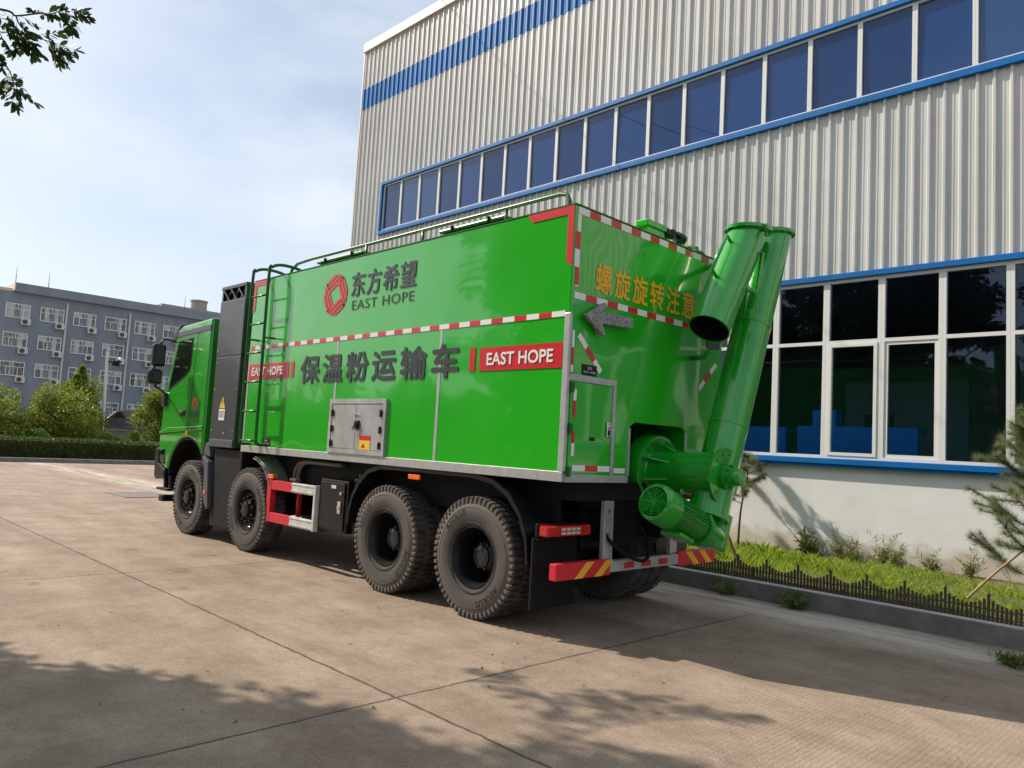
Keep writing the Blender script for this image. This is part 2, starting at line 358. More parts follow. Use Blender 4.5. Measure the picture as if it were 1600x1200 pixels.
def text(name, body, mat, parent, org, u, v, w, h, bold=0.0, space=1.0):
    """lettering mesh fitted to a box w x h whose lower left corner is org"""
    cu = bpy.data.curves.new('lettering', 'FONT'); cu.body = body; cu.resolution_u = 4; cu.space_character = space
    o = bpy.data.objects.new('lettering_tmp', cu); COL.objects.link(o)
    dg = bpy.context.evaluated_depsgraph_get(); me = bpy.data.meshes.new_from_object(o.evaluated_get(dg)); bpy.data.objects.remove(o)
    co = np.empty(len(me.vertices) * 3); me.vertices.foreach_get('co', co); co = co.reshape(-1, 3)
    lo = co.min(0); hi = co.max(0); s = (co - lo) / np.maximum(hi - lo, 1e-9)
    out = np.array(org)[None] + s[:, :1] * np.array(u)[None] * w + s[:, 1:2] * np.array(v)[None] * h
    me.vertices.foreach_set('co', out.ravel()); me.update()
    if bold:                                # heavier strokes: shifted layers a fraction of a millimetre apart
        nrm = np.cross(u, v); b2 = bmesh.new(); b2.from_mesh(me); src = b2.copy(); offs = [(math.cos(PI * k / 4), math.sin(PI * k / 4)) for k in range(8)]
        src.verts.ensure_lookup_table(); src.verts.index_update()
        for k, (du, dv) in enumerate(offs):
            sh = np.array(u) * du * bold + np.array(v) * dv * bold + nrm * .00025 * (k + 1)
            vs = [b2.verts.new(q.co + Vector(sh)) for q in src.verts]
            for f in src.faces: b2.faces.new([vs[q.index] for q in f.verts])
        b2.to_mesh(me); b2.free(); src.free()
    me.materials.clear(); me.materials.append(M[mat])
    me.name = name; q = bpy.data.objects.new(name, me); COL.objects.link(q)
    if parent: q.parent = parent
    return q

def cards(name, pts, nrm, Ls, Ws, mat, parent=None, seed=0, hang=0.0, tint=None, fold=.25):
    """one small folded leaf per point; nrm = preferred facing or None"""
    g = np.random.default_rng(seed); n = len(pts); pts = np.asarray(pts, float)
    d = g.normal(size=(n, 3)); d[:, 2] -= hang
    if nrm is not None: d = d * .75 + np.asarray(nrm) * .9
    d /= np.linalg.norm(d, axis=1, keepdims=True) + 1e-9
    a = g.normal(size=(n, 3)); s = np.cross(d, a); s /= np.linalg.norm(s, axis=1, keepdims=True) + 1e-9
    nn = np.cross(d, s)
    Ls = np.broadcast_to(Ls, n) * g.uniform(.7, 1.3, n); Ws = np.broadcast_to(Ws, n) * g.uniform(.75, 1.25, n)
    v = np.empty((n, 4, 3)); mid = pts + d * (Ls * .45)[:, None]
    v[:, 0] = pts; v[:, 1] = mid + s * (Ws * .5)[:, None] + nn * (Ws * fold)[:, None]; v[:, 2] = pts + d * Ls[:, None]; v[:, 3] = mid - s * (Ws * .5)[:, None] + nn * (Ws * fold)[:, None]
    return quads(name, v.reshape(-1, 3), np.arange(n * 4).reshape(n, 4), mat, parent, g.random(n) if tint is None else tint)

def quads(name, verts, faces, mat, parent, tint):
    me = bpy.data.meshes.new(name); n, k = faces.shape
    me.vertices.add(len(verts)); me.vertices.foreach_set('co', np.asarray(verts, np.float32).ravel())
    me.loops.add(n * k); me.loops.foreach_set('vertex_index', faces.ravel().astype(np.int32))
    me.polygons.add(n); me.polygons.foreach_set('loop_start', (np.arange(n) * k).astype(np.int32))
    me.update(calc_edges=True); me.validate()
    at = me.attributes.new('tint', 'FLOAT', 'FACE'); at.data.foreach_set('value', np.asarray(tint, np.float32)[:len(me.polygons)])
    me.materials.append(M[mat]); o = bpy.data.objects.new(name, me); COL.objects.link(o)
    if parent: o.parent = parent
    return o

# ------------------------------------------------------------------ ground
def sheet(name, x0, x1, y0, y1, z, mat, nx=1, ny=1, wob=0):
    b = MB(); g = random.Random(3)
    vs = [[b.bm.verts.new((x0 + (x1 - x0) * i / nx, y0 + (y1 - y0) * j / ny, z + g.uniform(-wob, wob))) for j in range(ny + 1)] for i in range(nx + 1)]
    for i in range(nx):
        for j in range(ny): b.bm.faces.new((vs[i][j], vs[i + 1][j], vs[i + 1][j + 1], vs[i][j + 1])).smooth = True
    return tag(b.build(name, mat), kind='structure')
sheet('ground', -400, 1500, -900, 900, 0, 'concrete')
sheet('lawn', 29.6, 140, -60, 40, .10, 'lawn')
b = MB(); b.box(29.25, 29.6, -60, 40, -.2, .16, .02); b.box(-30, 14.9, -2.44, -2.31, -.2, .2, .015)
M['kerbtop'] = pbr('kerb_pale_top', (.42, .41, .385), .85, noise=(6, .25))
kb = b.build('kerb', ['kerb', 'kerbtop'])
for p in kb.data.polygons: p.material_index = 1 if p.normal.z > .6 else 0  # upward faces take the paler colour
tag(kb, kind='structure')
sheet('planting_bed', -30, 14.9, -5.98, -2.44, .17, 'soil', 60, 8, .015)

# ------------------------------------------------------------------ factory building (front wall on Y = -6)
YW = -6.0; XL = 15.0; XR = -21.0
fac = empty('factory_building', (0, YW, 0), label='large cream corrugated factory hall with blue stripe and long window bands behind the truck', cat='building')
fac.location = (0, 0, 0)
PITCH = .213
def corrugated(x0, x1, z0, z1, b, y=YW):
    prof = []; k0 = math.floor((x0 - .04) / PITCH)
    for k in range(k0, math.ceil(x1 / PITCH) + 1):
        c = k * PITCH + .04
        prof += [(c - .036, 0), (c - .016, .037), (c + .016, .037), (c + .036, 0), (c + .088, 0), (c + .096, .006), (c + .120, .006), (c + .128, 0)]
    prof = [(min(max(x, x0), x1), d) for x, d in prof if x0 - .05 <= x <= x1 + .05]
    lo = [b.bm.verts.new((x, y + d, z0)) for x, d in prof]; hi = [b.bm.verts.new((x, y + d, z1)) for x, d in prof]
    for i in range(len(prof) - 1):
        if prof[i + 1][0] - prof[i][0] > 1e-6: b.bm.faces.new((lo[i + 1], lo[i], hi[i], hi[i + 1]))
b = MB(); corrugated(XR, XL, 4.60, 7.36, b); corrugated(13.62, XL, 7.36, 8.80, b); corrugated(XR, XL, 8.80, 11.36, b); corrugated(XR, XL, 12.0, 13.15, b)
w = b.build('wall_cladding', 'cladding', fac, recalc=False)
b = MB(); corrugated(XR, XL, 11.36, 12.0, b, YW + .006); b.build('blue_stripe', 'bluecl', fac, recalc=False)
b = MB(); b.box(XR, XL, YW - .25, YW - .02, -.3, 1.56); b.build('plinth_wall', 'plinth', fac)
b = MB()   # roof, back, ends (closed shell)
b.box(XR, XL - .02, -40, -39.8, 0, 13.2); b.box(XL - .15, XL - .02, -39.8, YW - .26, 0, 13.2); b.box(XR, XR + .15, -39.8, YW - .26, 0, 13.2)
b.face([(XR, -39.8, 13.19), (XL - .16, -39.8, 13.19), (XL - .16, YW - .27, 13.19), (XR, YW - .27, 13.19)])
b.build('roof_shell', 'cladding', fac)
b = MB(); b.box(XR, XL + .05, YW - .3, YW + .09, 13.15, 13.42, .01); b.box(XL - .01, XL + .06, YW - .3, YW + .05, 1.5, 13.14, .008)
b.build('roof_fascia', 'fascia', fac)
b = MB()
b.box(XR, 13.62, YW - .05, YW + .085, 4.53, 4.62, .006); b.box(XR, 13.62, YW - .05, YW + .095, 1.60, 1.69, .008); b.box(XR, 13.62, YW - .05, YW + .07, 1.555, 1.598, .004)
b.box(XR, 13.63, YW - .05, YW + .09, 7.325, 7.41, .006); b.box(XR, 13.63, YW - .05, YW + .068, 7.412, 7.445, .004)
b.box(XR, 13.63, YW - .05, YW + .085, 8.76, 8.85, .006)
b.box(13.56, 13.65, YW - .05, YW + .088, 7.446, 8.758, .006)
b.build('blue_flashing', 'blue', fac)
trnd = random.Random(12)
def tilt(o, q=1):      # glass never sits dead true in its frame
    c = sum((v.co for v in o.data.vertices), Vector()) / len(o.data.vertices)
    m = Matrix.Translation(c) @ Matrix.Rotation(R(trnd.gauss(0, .16) * q), 4, 'X') @ Matrix.Rotation(R(trnd.gauss(0, .22) * q), 4, 'Z') @ Matrix.Translation(-c); o.data.transform(m)
def frame_rect(b, x0, x1, z0, z1, y0, y1, w):
    b.box(x0, x0 + w, y0, y1, z0, z1); b.box(x1 - w, x1, y0, y1, z0, z1)
    b.box(x0 + w, x1 - w, y0, y1, z0, z0 + w); b.box(x0 + w, x1 - w, y0, y1, z1 - w, z1)
x = 13.555; k = 0
while x - .82 > XR:
    x1 = x - .82; b = MB(); frame_rect(b, x1 + .001, x - .001, 7.446, 8.758, YW - .05, YW + .02, .036); f = b.build('window', 'frame', fac)
    b = MB(); b.box(x1 + .037, x - .037, YW - .03, YW - .015, 7.484, 8.72); pn = b.build('pane', trnd.choice(('upglass', 'upglass', 'upglass_pale', 'upglass_deep')), f); tilt(pn, 2.4); x = x1
x = 13.56; k = 0
while x - .845 > XR:
    x1 = x - .845; b = MB(); zt = 3.525
    b.box(x - .05, x - .001, YW - .06, YW + .02, 1.692, 4.528); b.box(x1 + .001, x1 + .05, YW - .06, YW + .02, 1.692, 4.528)
    for z0, z1 in ((1.692, 1.74), (zt - .028, zt + .028), (4.478, 4.528)): b.box(x1 + .05, x - .05, YW - .06, YW + .02, z0, z1)
    slide = k % 6 in (3, 4)
    if slide:
        q = .030 if k % 6 == 3 else .004
        frame_rect(b, x1 + .051, x - .051, 1.741, zt - .029, YW - .055 + q, YW - .01 + q + .012, .05)
    f = b.build('window', 'frame', fac); q = .05 if slide else 0
    b = MB(); b.box(x1 + .051 + q, x - .051 - q, YW - .03, YW - .02, 1.741 + q, zt - .029 - q); b.box(x1 + .051, x - .051, YW - .03, YW - .02, zt + .029, 4.477); pn = b.build('pane', 'lowglass', f); tilt(pn)
    x = x1; k += 1
b = MB()   # room behind the lower windows
b.box(XR + .2, 13.6, -13.2, -13, 0, 4.58); b.box(XR + .2, 13.6, -12.99, -6.26, 4.60, 4.8); b.box(13.62, 13.8, -13, -6.26, 0, 4.59)
for xx in (5.2, -6.5): b.box(xx, xx + .12, -12.99, -8.6, .62, 4.59)
b.box(-2.5, -.2, -12.98, -12.6, .62, 2.9); b.box(-.1, 2.2, -10.2, -10.08, .62, 3.3)
b.build('room_wall', 'room', fac)
b = MB(); b.box(XR + .2, 13.6, -12.99, -6.27, .4, .6); b.build('room_floor', 'roomfloor', fac)
# things inside the room
c = MB(); c.box(-.02, 2.02, -7.62, -7.5, .6, 2.27, .01); c.box(-.02, 2.02, -7.95, -7.63, 2.18, 2.24, .01); c.box(.3, .34, -8.2, -7.64, .61, 2.17); c.box(1.9, 1.94, -8.2, -7.64, .61, 2.17)
tag(c.build('reception_counter', 'counter'), 'long blue counter standing just behind the ground floor window', 'counter')
c = MB(); c.box(2.25, 3.9, -7.62, -7.5, .6, 2.24, .01); c.box(2.25, 3.9, -7.95, -7.63, 2.15, 2.21, .01)
tag(c.build('reception_counter', 'counter'), 'blue counter half hidden by the green auger tube', 'counter')
c = MB(); c.box(1.65, 2.1, -8.6, -8.3, .6, 2.62, .02); c.box(1.68, 2.07, -8.297, -8.29, 2.3, 2.55)
tag(c.build('storage_cabinet', 'counter'), 'taller blue cabinet rising behind the long blue counter', 'cabinet')
o = empty('office_chair', (.95, -8.5, .6), label='dark high backed chair behind the long blue counter', cat='chair')
c = MB(); c.box(-.26, .26, -.06, .04, .95, 1.95, .05); c.build('backrest', 'chair', o)
c = MB(); c.box(-.26, .26, -.5, -.02, .85, .94, .03); c.build('seat', 'chair', o)
c = MB(); c.cyl((0, -.25, .05), (0, -.25, .86), .03); c.box(-.28, .28, -.29, -.21, 0, .05); c.box(-.04, .04, -.5, 0, 0.002, .048); c.build('base', 'black', o)

# ------------------------------------------------------------------ truck
T = empty('powder_truck', (0, 0, 0), label='bright green four axle powder transport truck with a rear auger parked on the concrete yard', cat='truck')
ZB, ZT, LB, HW = 1.365, 3.71, 5.90, 1.25
poly = [(HW, ZB), (HW, ZT), (-HW, ZT), (-HW, ZB), (-.60, ZB), (-.60, 1.78), (-.57, 1.85), (-.50, 1.885), (.27, 1.885), (.33, 1.85), (.36, 1.78), (.36, ZB)]
b = MB(); b.prism(poly, 'X', 0, LB, .012)
body = b.build('tank_body', 'green', T)
YS = HW + .006; XRE = -.0035      # decal planes
uS, vS = (-1, 0, 0), (0, 0, 1); uR = (0, -1, 0)
def side_poly(b, pts, y=YS): b.face([(x, y, z) for x, z in pts])
def rear_poly(b, pts, x=XRE): b.face([(x, y, z) for y, z in pts])
def checker(n0, start, end, step, put):
    """alternating white / red pieces along one line"""
    r, wv = MB(), MB(); p = start; k = n0; sg = 1 if end > start else -1
    while (end - p) * sg > .01:
        q = p + sg * step
        if (end - q) * sg < 0: q = end
        put(wv if k % 2 == 0 else r, p, q); p = q; k += 1
    return r, wv
def tape(parent, r, wv):
    wv.bm.faces.ensure_lookup_table()
    for f in r.bm.faces: f.material_index = 0
    vm = {}
    for f in wv.bm.faces:
        g = r.bm.faces.new([r.bm.verts.new(v.co) for v in f.verts]); g.material_index = 1
    wv.bm.free(); return r.build('reflective_tape', ['red', 'white'], parent)
tape(body, *checker(0, .055, 5.84, .153, lambda b, p, q: side_poly(b, [(p, 2.735), (q, 2.735), (q, 2.785), (p, 2.785)])))
tape(body, *checker(0, 1.21, -1.22, .152, lambda b, p, q: rear_poly(b, [(p, 3.635), (q, 3.635), (q, 3.697), (p, 3.697)])))
tape(body, *checker(0, 1.215, -1.22, .152, lambda b, p, q: rear_poly(b, [(p, 2.895), (q, 2.895), (q, 2.952), (p, 2.952)])))
tape(body, *checker(0, 3.632, 3.0, .155, lambda b, p, q: rear_poly(b, [(1.215, p), (1.215, q), (1.168, q), (1.168, p)]) if (p > 3.6 or p < 3.2) else rear_poly(b, [(1.235, p), (1.235, q), (1.168, q), (1.168, p)])))
def diag(p, q):
    a = Vector((1.13, 2.59)); d = Vector((.81, 2.30)) - a; n = Vector((-d.y, d.x)).normalized() * .027
    A, B_ = a + d * p, a + d * q; return [tuple(A + n), tuple(B_ + n), tuple(B_ - n), tuple(A - n)]
tape(body, *checker(0, 0, 1, .345, lambda b, p, q: rear_poly(b, diag(p, q))))
tape(body, *checker(0, 0, 1, .345, lambda b, p, q: rear_poly(b, [(-y, z) for y, z in diag(p, q)])))
tape(body, *checker(0, 2.62, 2.26, .15, lambda b, p, q: rear_poly(b, [(1.215, p), (1.215, q), (1.185, q), (1.185, p)])))
# red corner brackets
b = MB(); side_poly(b, [(.004, 3.70), (.56, 3.70), (.50, 3.625), (.075, 3.625), (.075, 3.22), (.004, 3.16)]); b.build('red_corner_mark', 'red', body)
b = MB(); side_poly(b, [(5.89, 3.70), (5.43, 3.70), (5.48, 3.63), (5.82, 3.63), (5.82, 3.30), (5.89, 3.25)]); b.build('red_corner_mark', 'red', body)
# lettering on the left side
text('company_lettering', '东方希望', 'ink', body, (3.405, YS, 3.235), uS, vS, 1.225, .285, .006, 1.1)
text('company_lettering', 'EAST HOPE', 'ink', body, (3.375, YS, 3.078), uS, vS, 1.18, .112, .0, 1.12)
text('vehicle_lettering', '保温粉运输车', 'ink', body, (4.435, YS, 2.245), uS, vS, 3.02, .335, .011, 1.26)
b = MB(); side_poly(b, [(1.25, 2.295), (1.25, 2.525), (1.172, 2.525), (1.172, 2.295)]); side_poly(b, [(1.11, 2.295), (1.11, 2.515), (.062, 2.515), (.062, 2.295)]); b.build('red_name_panel', 'red', body)
text('name_lettering', 'EAST HOPE', 'white', body, (1.0, YS + .003, 2.348), uS, vS, .83, .112, .004)
b = MB(); side_poly(b, [(5.855, 2.325), (5.855, 2.53), (4.75, 2.53), (4.75, 2.325)]); side_poly(b, [(4.695, 2.325), (4.695, 2.53), (4.615, 2.53), (4.615, 2.325)]); b.build('red_name_panel', 'red', body)
text('name_lettering', 'EAST HOPE', 'white', body, (5.75, YS + .003, 2.375), uS, vS, .865, .108, .004)
def emblem(parent, cx, cz, rx, rz, y, mat):
    b = MB(); ro = R(28)
    def clipc(p):
        l = p.length; return p if l <= 1 else p / l
    for k in range(4):
        for j in range(3):
            t0 = .36 + j * .21; t1 = t0 + .165; lo = -.36 if j == 0 else -.36 - j * .05
            top, bot = [], []
            for i in range(9):
                xx = lo + (1.15 - lo) * i / 8
                top.append((xx, t1)); bot.append((xx, t0))
            pts = []
            for q in bot + top[::-1]:
                v = Vector(q); v = clipc(v) if v.length > 1 else v
                a = ro + k * PI / 2; v = Vector((v.x * math.cos(a) - v.y * math.sin(a), v.x * math.sin(a) + v.y * math.cos(a)))
                pts.append((cx - v.x * rx, y, cz + v.y * rz))
            for i in range(8): 
                q = [pts[i], pts[i + 1], pts[16 - i], pts[17 - i]]
                if (Vector(q[0]) - Vector(q[3])).length > 1e-4 or (Vector(q[1]) - Vector(q[2])).length > 1e-4: b.face(q)
    bmesh.ops.remove_doubles(b.bm, verts=b.bm.verts, dist=1e-5)
    return b.build('emblem', mat, parent)
emblem(body, 3.755, 3.30, .262, .252, YS, 'red')
# aluminium trim
b = MB(); b.box(0, LB, HW - .02, HW + .012, ZB - .035, ZB + .052, .004); b.box(-.012, .05, HW - .02, HW + .014, ZB + .054, 2.762, .004)
b.box(1.68, 1.72, HW - .01, HW + .003, ZB + .053, 2.733); b.box(3.59, 3.63, HW - .01, HW + .003, 2.045, 2.733); b.box(5.85, 5.89, HW - .01, HW + .003, ZB + .053, 2.733)
b.box(-.012, 0, .36, HW - .021, ZB - .035, ZB + .03); b.box(-.012, 0.004, .345, .375, ZB + .031, 1.83); b.box(-.012, .004, -.6, -.57, 1.66, 1.83)
b.box(-.014, 0, .585, 1.235, 2.19, 2.245); b.box(-.014, 0, .585, .632, ZB + .031, 2.189)
b.build('aluminium_trim', 'alu', T)
b = MB(); b.box(0, LB, HW - .03, HW + .006, ZT - .004, ZT + .006); b.box(-.006, .03, -HW, HW, ZT - .003, ZT + .008); b.build('roof_edge', 'green_dark', T)
# chassis lettering plates
b = MB(); side_poly(b, [(5.30, 1.435), (5.30, 1.53), (5.09, 1.53), (5.09, 1.435)], YS); b.build('name_plate', 'blackgloss', body)
text('plate_lettering', 'ZX', 'white', body, (5.23, YS + .003, 1.49), uS, vS, .07, .025); text('plate_lettering', 'EAST HOPE', 'white', body, (5.28, YS + .003, 1.455), uS, vS, .17, .016)
# control cabinet set into the side
b = MB(); frame_rect(b, 2.535, 3.66, ZB + .054, 2.042, HW + .001, HW + .026, .055); b.box(2.60, 3.60, HW - .01, HW + .006, ZB + .11, 1.985)
cb = b.build('control_cabinet', 'steel', T)
for x0, x1 in ((2.60, 3.098), (3.106, 3.595)):
    b = MB(); b.box(x0, x1, HW + .007, HW + .02, ZB + .115, 1.98, .003); b.build('door', 'steel', cb)
for xx in (2.615, 3.585):
    for zz in (1.53, 1.70, 1.88):
        b = MB(); b.box(xx - .022, xx + .022, HW + .019, HW + .036, zz - .035, zz + .035, .004); b.cyl((xx, HW + .034, zz - .04), (xx, HW + .034, zz + .04), .008, n=8); b.build('hinge', 'blackgloss', cb)
b = MB(); b.box(3.02, 3.10, HW + .0195, HW + .034, 1.70, 1.80, .004); b.cyl((3.06, HW + .03, 1.755), (3.06, HW + .052, 1.755), .032, n=14); b.tube([(3.06, HW + .05, 1.76), (3.09, HW + .056, 1.72), (3.10, HW + .05, 1.69)], .007, 6); b.build('latch', 'blackgloss', cb)
b = MB(); b.box(3.06, 3.14, HW + .02, HW + .033, 1.855, 1.87, .003); b.build('handle', 'chrome', cb)
b = MB(); side_poly(b, [(3.0, 1.45), (3.0, 1.58), (2.79, 1.58), (2.79, 1.45)], HW + .0235); wl = b.build('warning_label', 'yellow', cb)
b = MB(); side_poly(b, [(3.0, 1.582), (3.0, 1.63), (2.79, 1.63), (2.79, 1.582)], HW + .0235); b.build('warning_label', 'red', cb)
b = MB(); side_poly(b, [(2.96, 1.50), (2.92, 1.55), (2.88, 1.50)], HW + .0255); [side_poly(b, [(2.98, 1.46 + .012 * i), (2.98, 1.466 + .012 * i), (2.83, 1.466 + .012 * i), (2.83, 1.46 + .012 * i)], HW + .0255) for i in range(2)]; b.build('label_print', 'red', cb)
# rear lettering, arrow board, door
text('warning_lettering', '螺旋旋转注意', 'orange', body, (XRE, .935, 3.0), uR, vS, 1.59, .265, .0045, 1.26)
b = MB(); A = [(1.135, 2.755), (.87, 2.905), (.845, 2.895), (.90, 2.825), (.46, 2.83), (.46, 2.735), (.90, 2.715), (.85, 2.62), (.875, 2.61)]
b.prism(A, 'X', -.075, -.03, .006); ar = b.build('arrow_board', 'led', T)
for y in (.55, .95):
    c = MB(); c.cyl((-.032, y, 2.77), (0, y, 2.77), .015, n=8); c.build('mount', 'black', ar)
b = MB(); rear_poly(b, [(1.07, 2.252), (.87, 2.252), (.87, 2.345), (1.07, 2.345)], -.006); pl = b.build('name_plate', 'blackgloss', body)
text('plate_lettering', 'ZX', 'white', body, (-.009, 1.0, 2.305), uR, vS, .06, .022); text('plate_lettering', 'EAST HOPE', 'white', body, (-.009, 1.05, 2.272), uR, vS, .16, .016)
b = MB(); b.box(-.011, -.001, .64, 1.205, ZB + .04, 2.185, .004); dr = b.build('rear_door', 'green', T)
for z in (1.42, 1.78, 2.13):
    c = MB(); c.box(-.03, -.0115, 1.18, 1.225, z - .04, z + .04, .004); c.cyl((-.03, 1.215, z - .045), (-.03, 1.215, z + .045), .009, n=8); c.build('hinge', 'green_dark', dr)
b = MB(); b.box(-.03, -.0115, .655, .715, 1.73, 1.86, .005); b.cyl((-.03, .685, 1.82), (-.045, .685, 1.82), .016, n=10); b.build('latch', 'chrome', dr)
b = MB(); b.box(-.034, -.0305, .675, .71, 1.745, 1.79); b.build('handle', 'blackgloss', dr)
b = MB(); rear_poly(b, [(.94, 1.69), (.86, 1.69), (.86, 1.72), (.94, 1.72)], -.0145); b.build('door_plate', 'blackgloss', dr)
r_, w_ = checker(0, 1.15, .64, .17, lambda b, p, q: rear_poly(b, [(p, 1.425), (q, 1.425), (q, 1.475), (p, 1.475)], -.0145)); tape(dr, r_, w_)
r_, w_ = MB(), MB()
for z0, z1, bb in ((2.02, 2.12, w_), (1.88, 2.018, r_), (1.66, 1.76, r_), (1.55, 1.658, w_)): rear_poly(bb, [(1.175, z0), (1.135, z0), (1.135, z1), (1.175, z1)], -.0145)
tape(dr, r_, w_)
r_, w_ = MB(), MB(); rear_poly(w_, [(.565, 1.415), (.40, 1.415), (.40, 1.46), (.565, 1.46)]); tape(body, r_, w_)

# --- roof furniture
b = MB(); rail = [(.22, 1.08, 3.70), (.22, 1.08, 3.82), (.25, 1.08, 3.885), (.33, 1.08, 3.905), (1.5, 1.08, 3.905), (3.0, 1.08, 3.905), (4.7, 1.08, 3.905), (5.05, 1.08, 3.89), (5.2, 1.08, 3.82), (5.22, 1.08, 3.70)]
b.tube(rail, .02, 10)
for x in (1.04, 2.34, 3.42): b.tube([(x, 1.08, 3.70), (x, 1.08, 3.90)], .017, 8)
b.tube([(.22, -1.08, 3.70), (.25, -1.08, 3.885), (.33, -1.08, 3.905), (5.0, -1.08, 3.905), (5.2, -1.08, 3.70)], .02, 10)
b.build('roof_rail', 'green_dark', T)
for x0, x1 in ((1.36, 2.35), (3.93, 4.97)):
    b = MB(); b.box(x0, x1, .1, .8, 3.69, 3.93, .02); b.box(x0 - .03, x1 + .03, .07, .83, 3.931, 3.965, .012); h = b.build('roof_hatch', 'green_dark', T)
    c = MB(); [c.cyl((x, .835, 3.93), (x, .835, 3.98), .018, n=8) for x in (x0 + .2, x1 - .2)]; c.build('clamp', 'black', h)
b = MB(); b.box(.14, .29, -.34, .0, 3.86, 3.925, .01); b.box(.16, .27, -.33, -.02, 3.70, 3.86, .008); b.build('roof_outlet', 'green', T)
b = MB(); b.cyl((.2, -.34, 3.87), (.2, -.40, 3.87), .065, n=14); b.cyl((.2, -.40, 3.87), (.2, -.5, 3.87), .04); b.cyl((.2, -.5, 3.92), (.2, -.5, 3.86), .05, n=12)
b.tube(smooth_path([(.2, -.46, 3.9), (.2, -.54, 3.93), (.2, -.62, 3.86), (.2, -.66, 3.72)]), .022, 8); b.cyl((.2, -.6, 3.89), (.2, -.72, 3.88), .055, n=12); b.build('roof_valve', 'blackgloss', T)
b = MB(); b.tube(smooth_path([(.1, -.80, 3.70), (.1, -.84, 3.765), (.1, -.95, 3.775), (.1, -1.04, 3.73), (.1, -1.06, 3.69)]), .014, 8); b.build('lifting_eye', 'green_dark', T)
# ladder
b = MB()
for x in (5.20, 5.66):
    b.tube(smooth_path([(x, 1.26, 1.44), (x, 1.38, 1.455), (x, 1.40, 1.6), (x, 1.40, 2.6), (x, 1.40, 3.70), (x, 1.36, 3.81), (x, 1.22, 3.86), (x - .02, 1.02, 3.85), (x - .04, .9, 3.80), (x - .05, .86, 3.70)], 8), .021, 10)
    b.tube([(x, 1.25, 2.86), (x, 1.40, 2.86)], .014, 8)
for z in (3.43, 3.05, 2.66, 2.27, 1.88, 1.49): b.tube([(5.20, 1.40, z), (5.66, 1.40, z)], .014, 8)
b.build('ladder', 'green_dark', T)

# --- equipment cabinet behind the cab
b = MB(); b.box(6.20, 7.02, -1.22, 1.23, 1.36, 2.688, .01); b.box(6.20, 7.02, -1.22, 1.23, 2.694, 3.53, .01)
b.box(6.20, 7.02, -1.22, 1.23, 3.70, 3.755, .008)
for x0, x1 in ((6.21, 6.26), (6.97, 7.01)): b.box(x0, x1, -1.2, 1.22, 3.53, 3.70)
for i in range(3):
    x0 = 6.26 + .237 * i; b.prism([(x0, 3.531), (x0 + .035, 3.531), (x0 + .237, 3.699), (x0 + .20, 3.699)], 'Y', 1.19, 1.225); b.prism([(x0 + .237, 3.531), (x0 + .20, 3.531), (x0, 3.699), (x0 + .035, 3.699)], 'Y', 1.165, 1.188)
b.box(6.3, 6.95, -1.1, 1.0, 3.531, 3.69)
ec = b.build('equipment_cabinet', 'cabinet', T)
b = MB(); b.box(6.22, 6.99, 1.231, 1.245, 1.365, 1.47, .004); [b.cyl((x, 1.244, 1.42), (x, 1.249, 1.42), .012, n=8) for x in (6.3, 6.45, 6.6, 6.75, 6.9)]; b.build('sill_strip', 'grey', ec)
b = MB(); side_poly(b, [(6.75, 1.93), (6.655, 2.10), (6.56, 1.93)], 1.2345); sg = b.build('warning_triangle', 'yellow', ec)
b = MB(); side_poly(b, [(6.662, 1.995), (6.648, 1.995), (6.645, 2.05), (6.665, 2.05)], 1.2375); side_poly(b, [(6.662, 1.965), (6.648, 1.965), (6.648, 1.982), (6.662, 1.982)], 1.2375); b.build('warning_mark', 'ink', ec)
b = MB(); side_poly(b, [(6.75, 1.75), (6.75, 1.915), (6.56, 1.915), (6.56, 1.75)], 1.2345); b.build('notice_label', 'white', ec)
text('label_lettering', '高压危险\n请勿靠近', 'ink', ec, (6.73, 1.2375, 1.79), uS, vS, .15, .10)
b = MB(); [b.cyl((x, 1.229, z), (x, 1.238, z), .01, n=8) for x in (6.26, 6.96) for z in (1.6, 2.2, 2.6, 2.78, 3.4)]; b.cyl((6.55, 1.229, 1.56), (6.55, 1.24, 1.56), .015); b.build('cabinet_screw', 'alu', ec)
b = MB(); b.cyl((6.75, .55, 3.75), (6.75, .55, 3.83), .10); b.lathe([(0, 0), (.20, 0), (.23, .02), (.23, .035), (0, .05)], (6.75, .55, 3.83), (0, 0, 1), 24); b.build('exhaust_cap', 'tank', T)

# --- cab
XCR = 7.28
prof = [(XCR, 1.30)] + [(7.86 + .70 * math.cos(R(145 - 138 * k / 14)), .86 + .61 * math.sin(R(145 - 138 * k / 14))) for k in range(15)]
prof += [(8.62, .93), (8.84, 1.0), (8.96, 1.10), (9.0, 1.35), (8.985, 1.60), (8.93, 2.15), (8.80, 2.55), (8.66, 3.02), (8.58, 3.20), (8.42, 3.27), (XCR, 3.32)]
b = MB(); b.prism(prof, 'Y', -1.22, 1.22, .03); cabm = b.build('cab', 'green_cab', T)
for p in cabm.data.polygons: p.use_smooth = False
YC = 1.2235
b = MB(); b.prism([(XCR + .01, 3.13), (8.58, 3.09), (8.54, 3.175), (XCR + .01, 3.215)], 'Y', 1.21, 1.232, .004); b.build('drip_moulding', 'grey', cabm)
b = MB(); b.prism([(8.79, 2.20), (8.78, 2.24), (8.53, 2.985), (8.46, 3.03), (7.93, 3.055), (7.93, 3.03), (7.95, 2.63), (7.995, 2.525), (8.11, 2.44)], 'Y', 1.215, 1.2262); wn = b.build('window_seal', 'blackgloss', cabm)
b = MB(); b.prism([(8.755, 2.245), (8.505, 2.965), (8.45, 3.005), (7.955, 3.03), (7.975, 2.64), (8.01, 2.545), (8.12, 2.46)], 'Y', 1.22, 1.2295); b.build('door_window', 'cabglass', cabm)
b = MB()
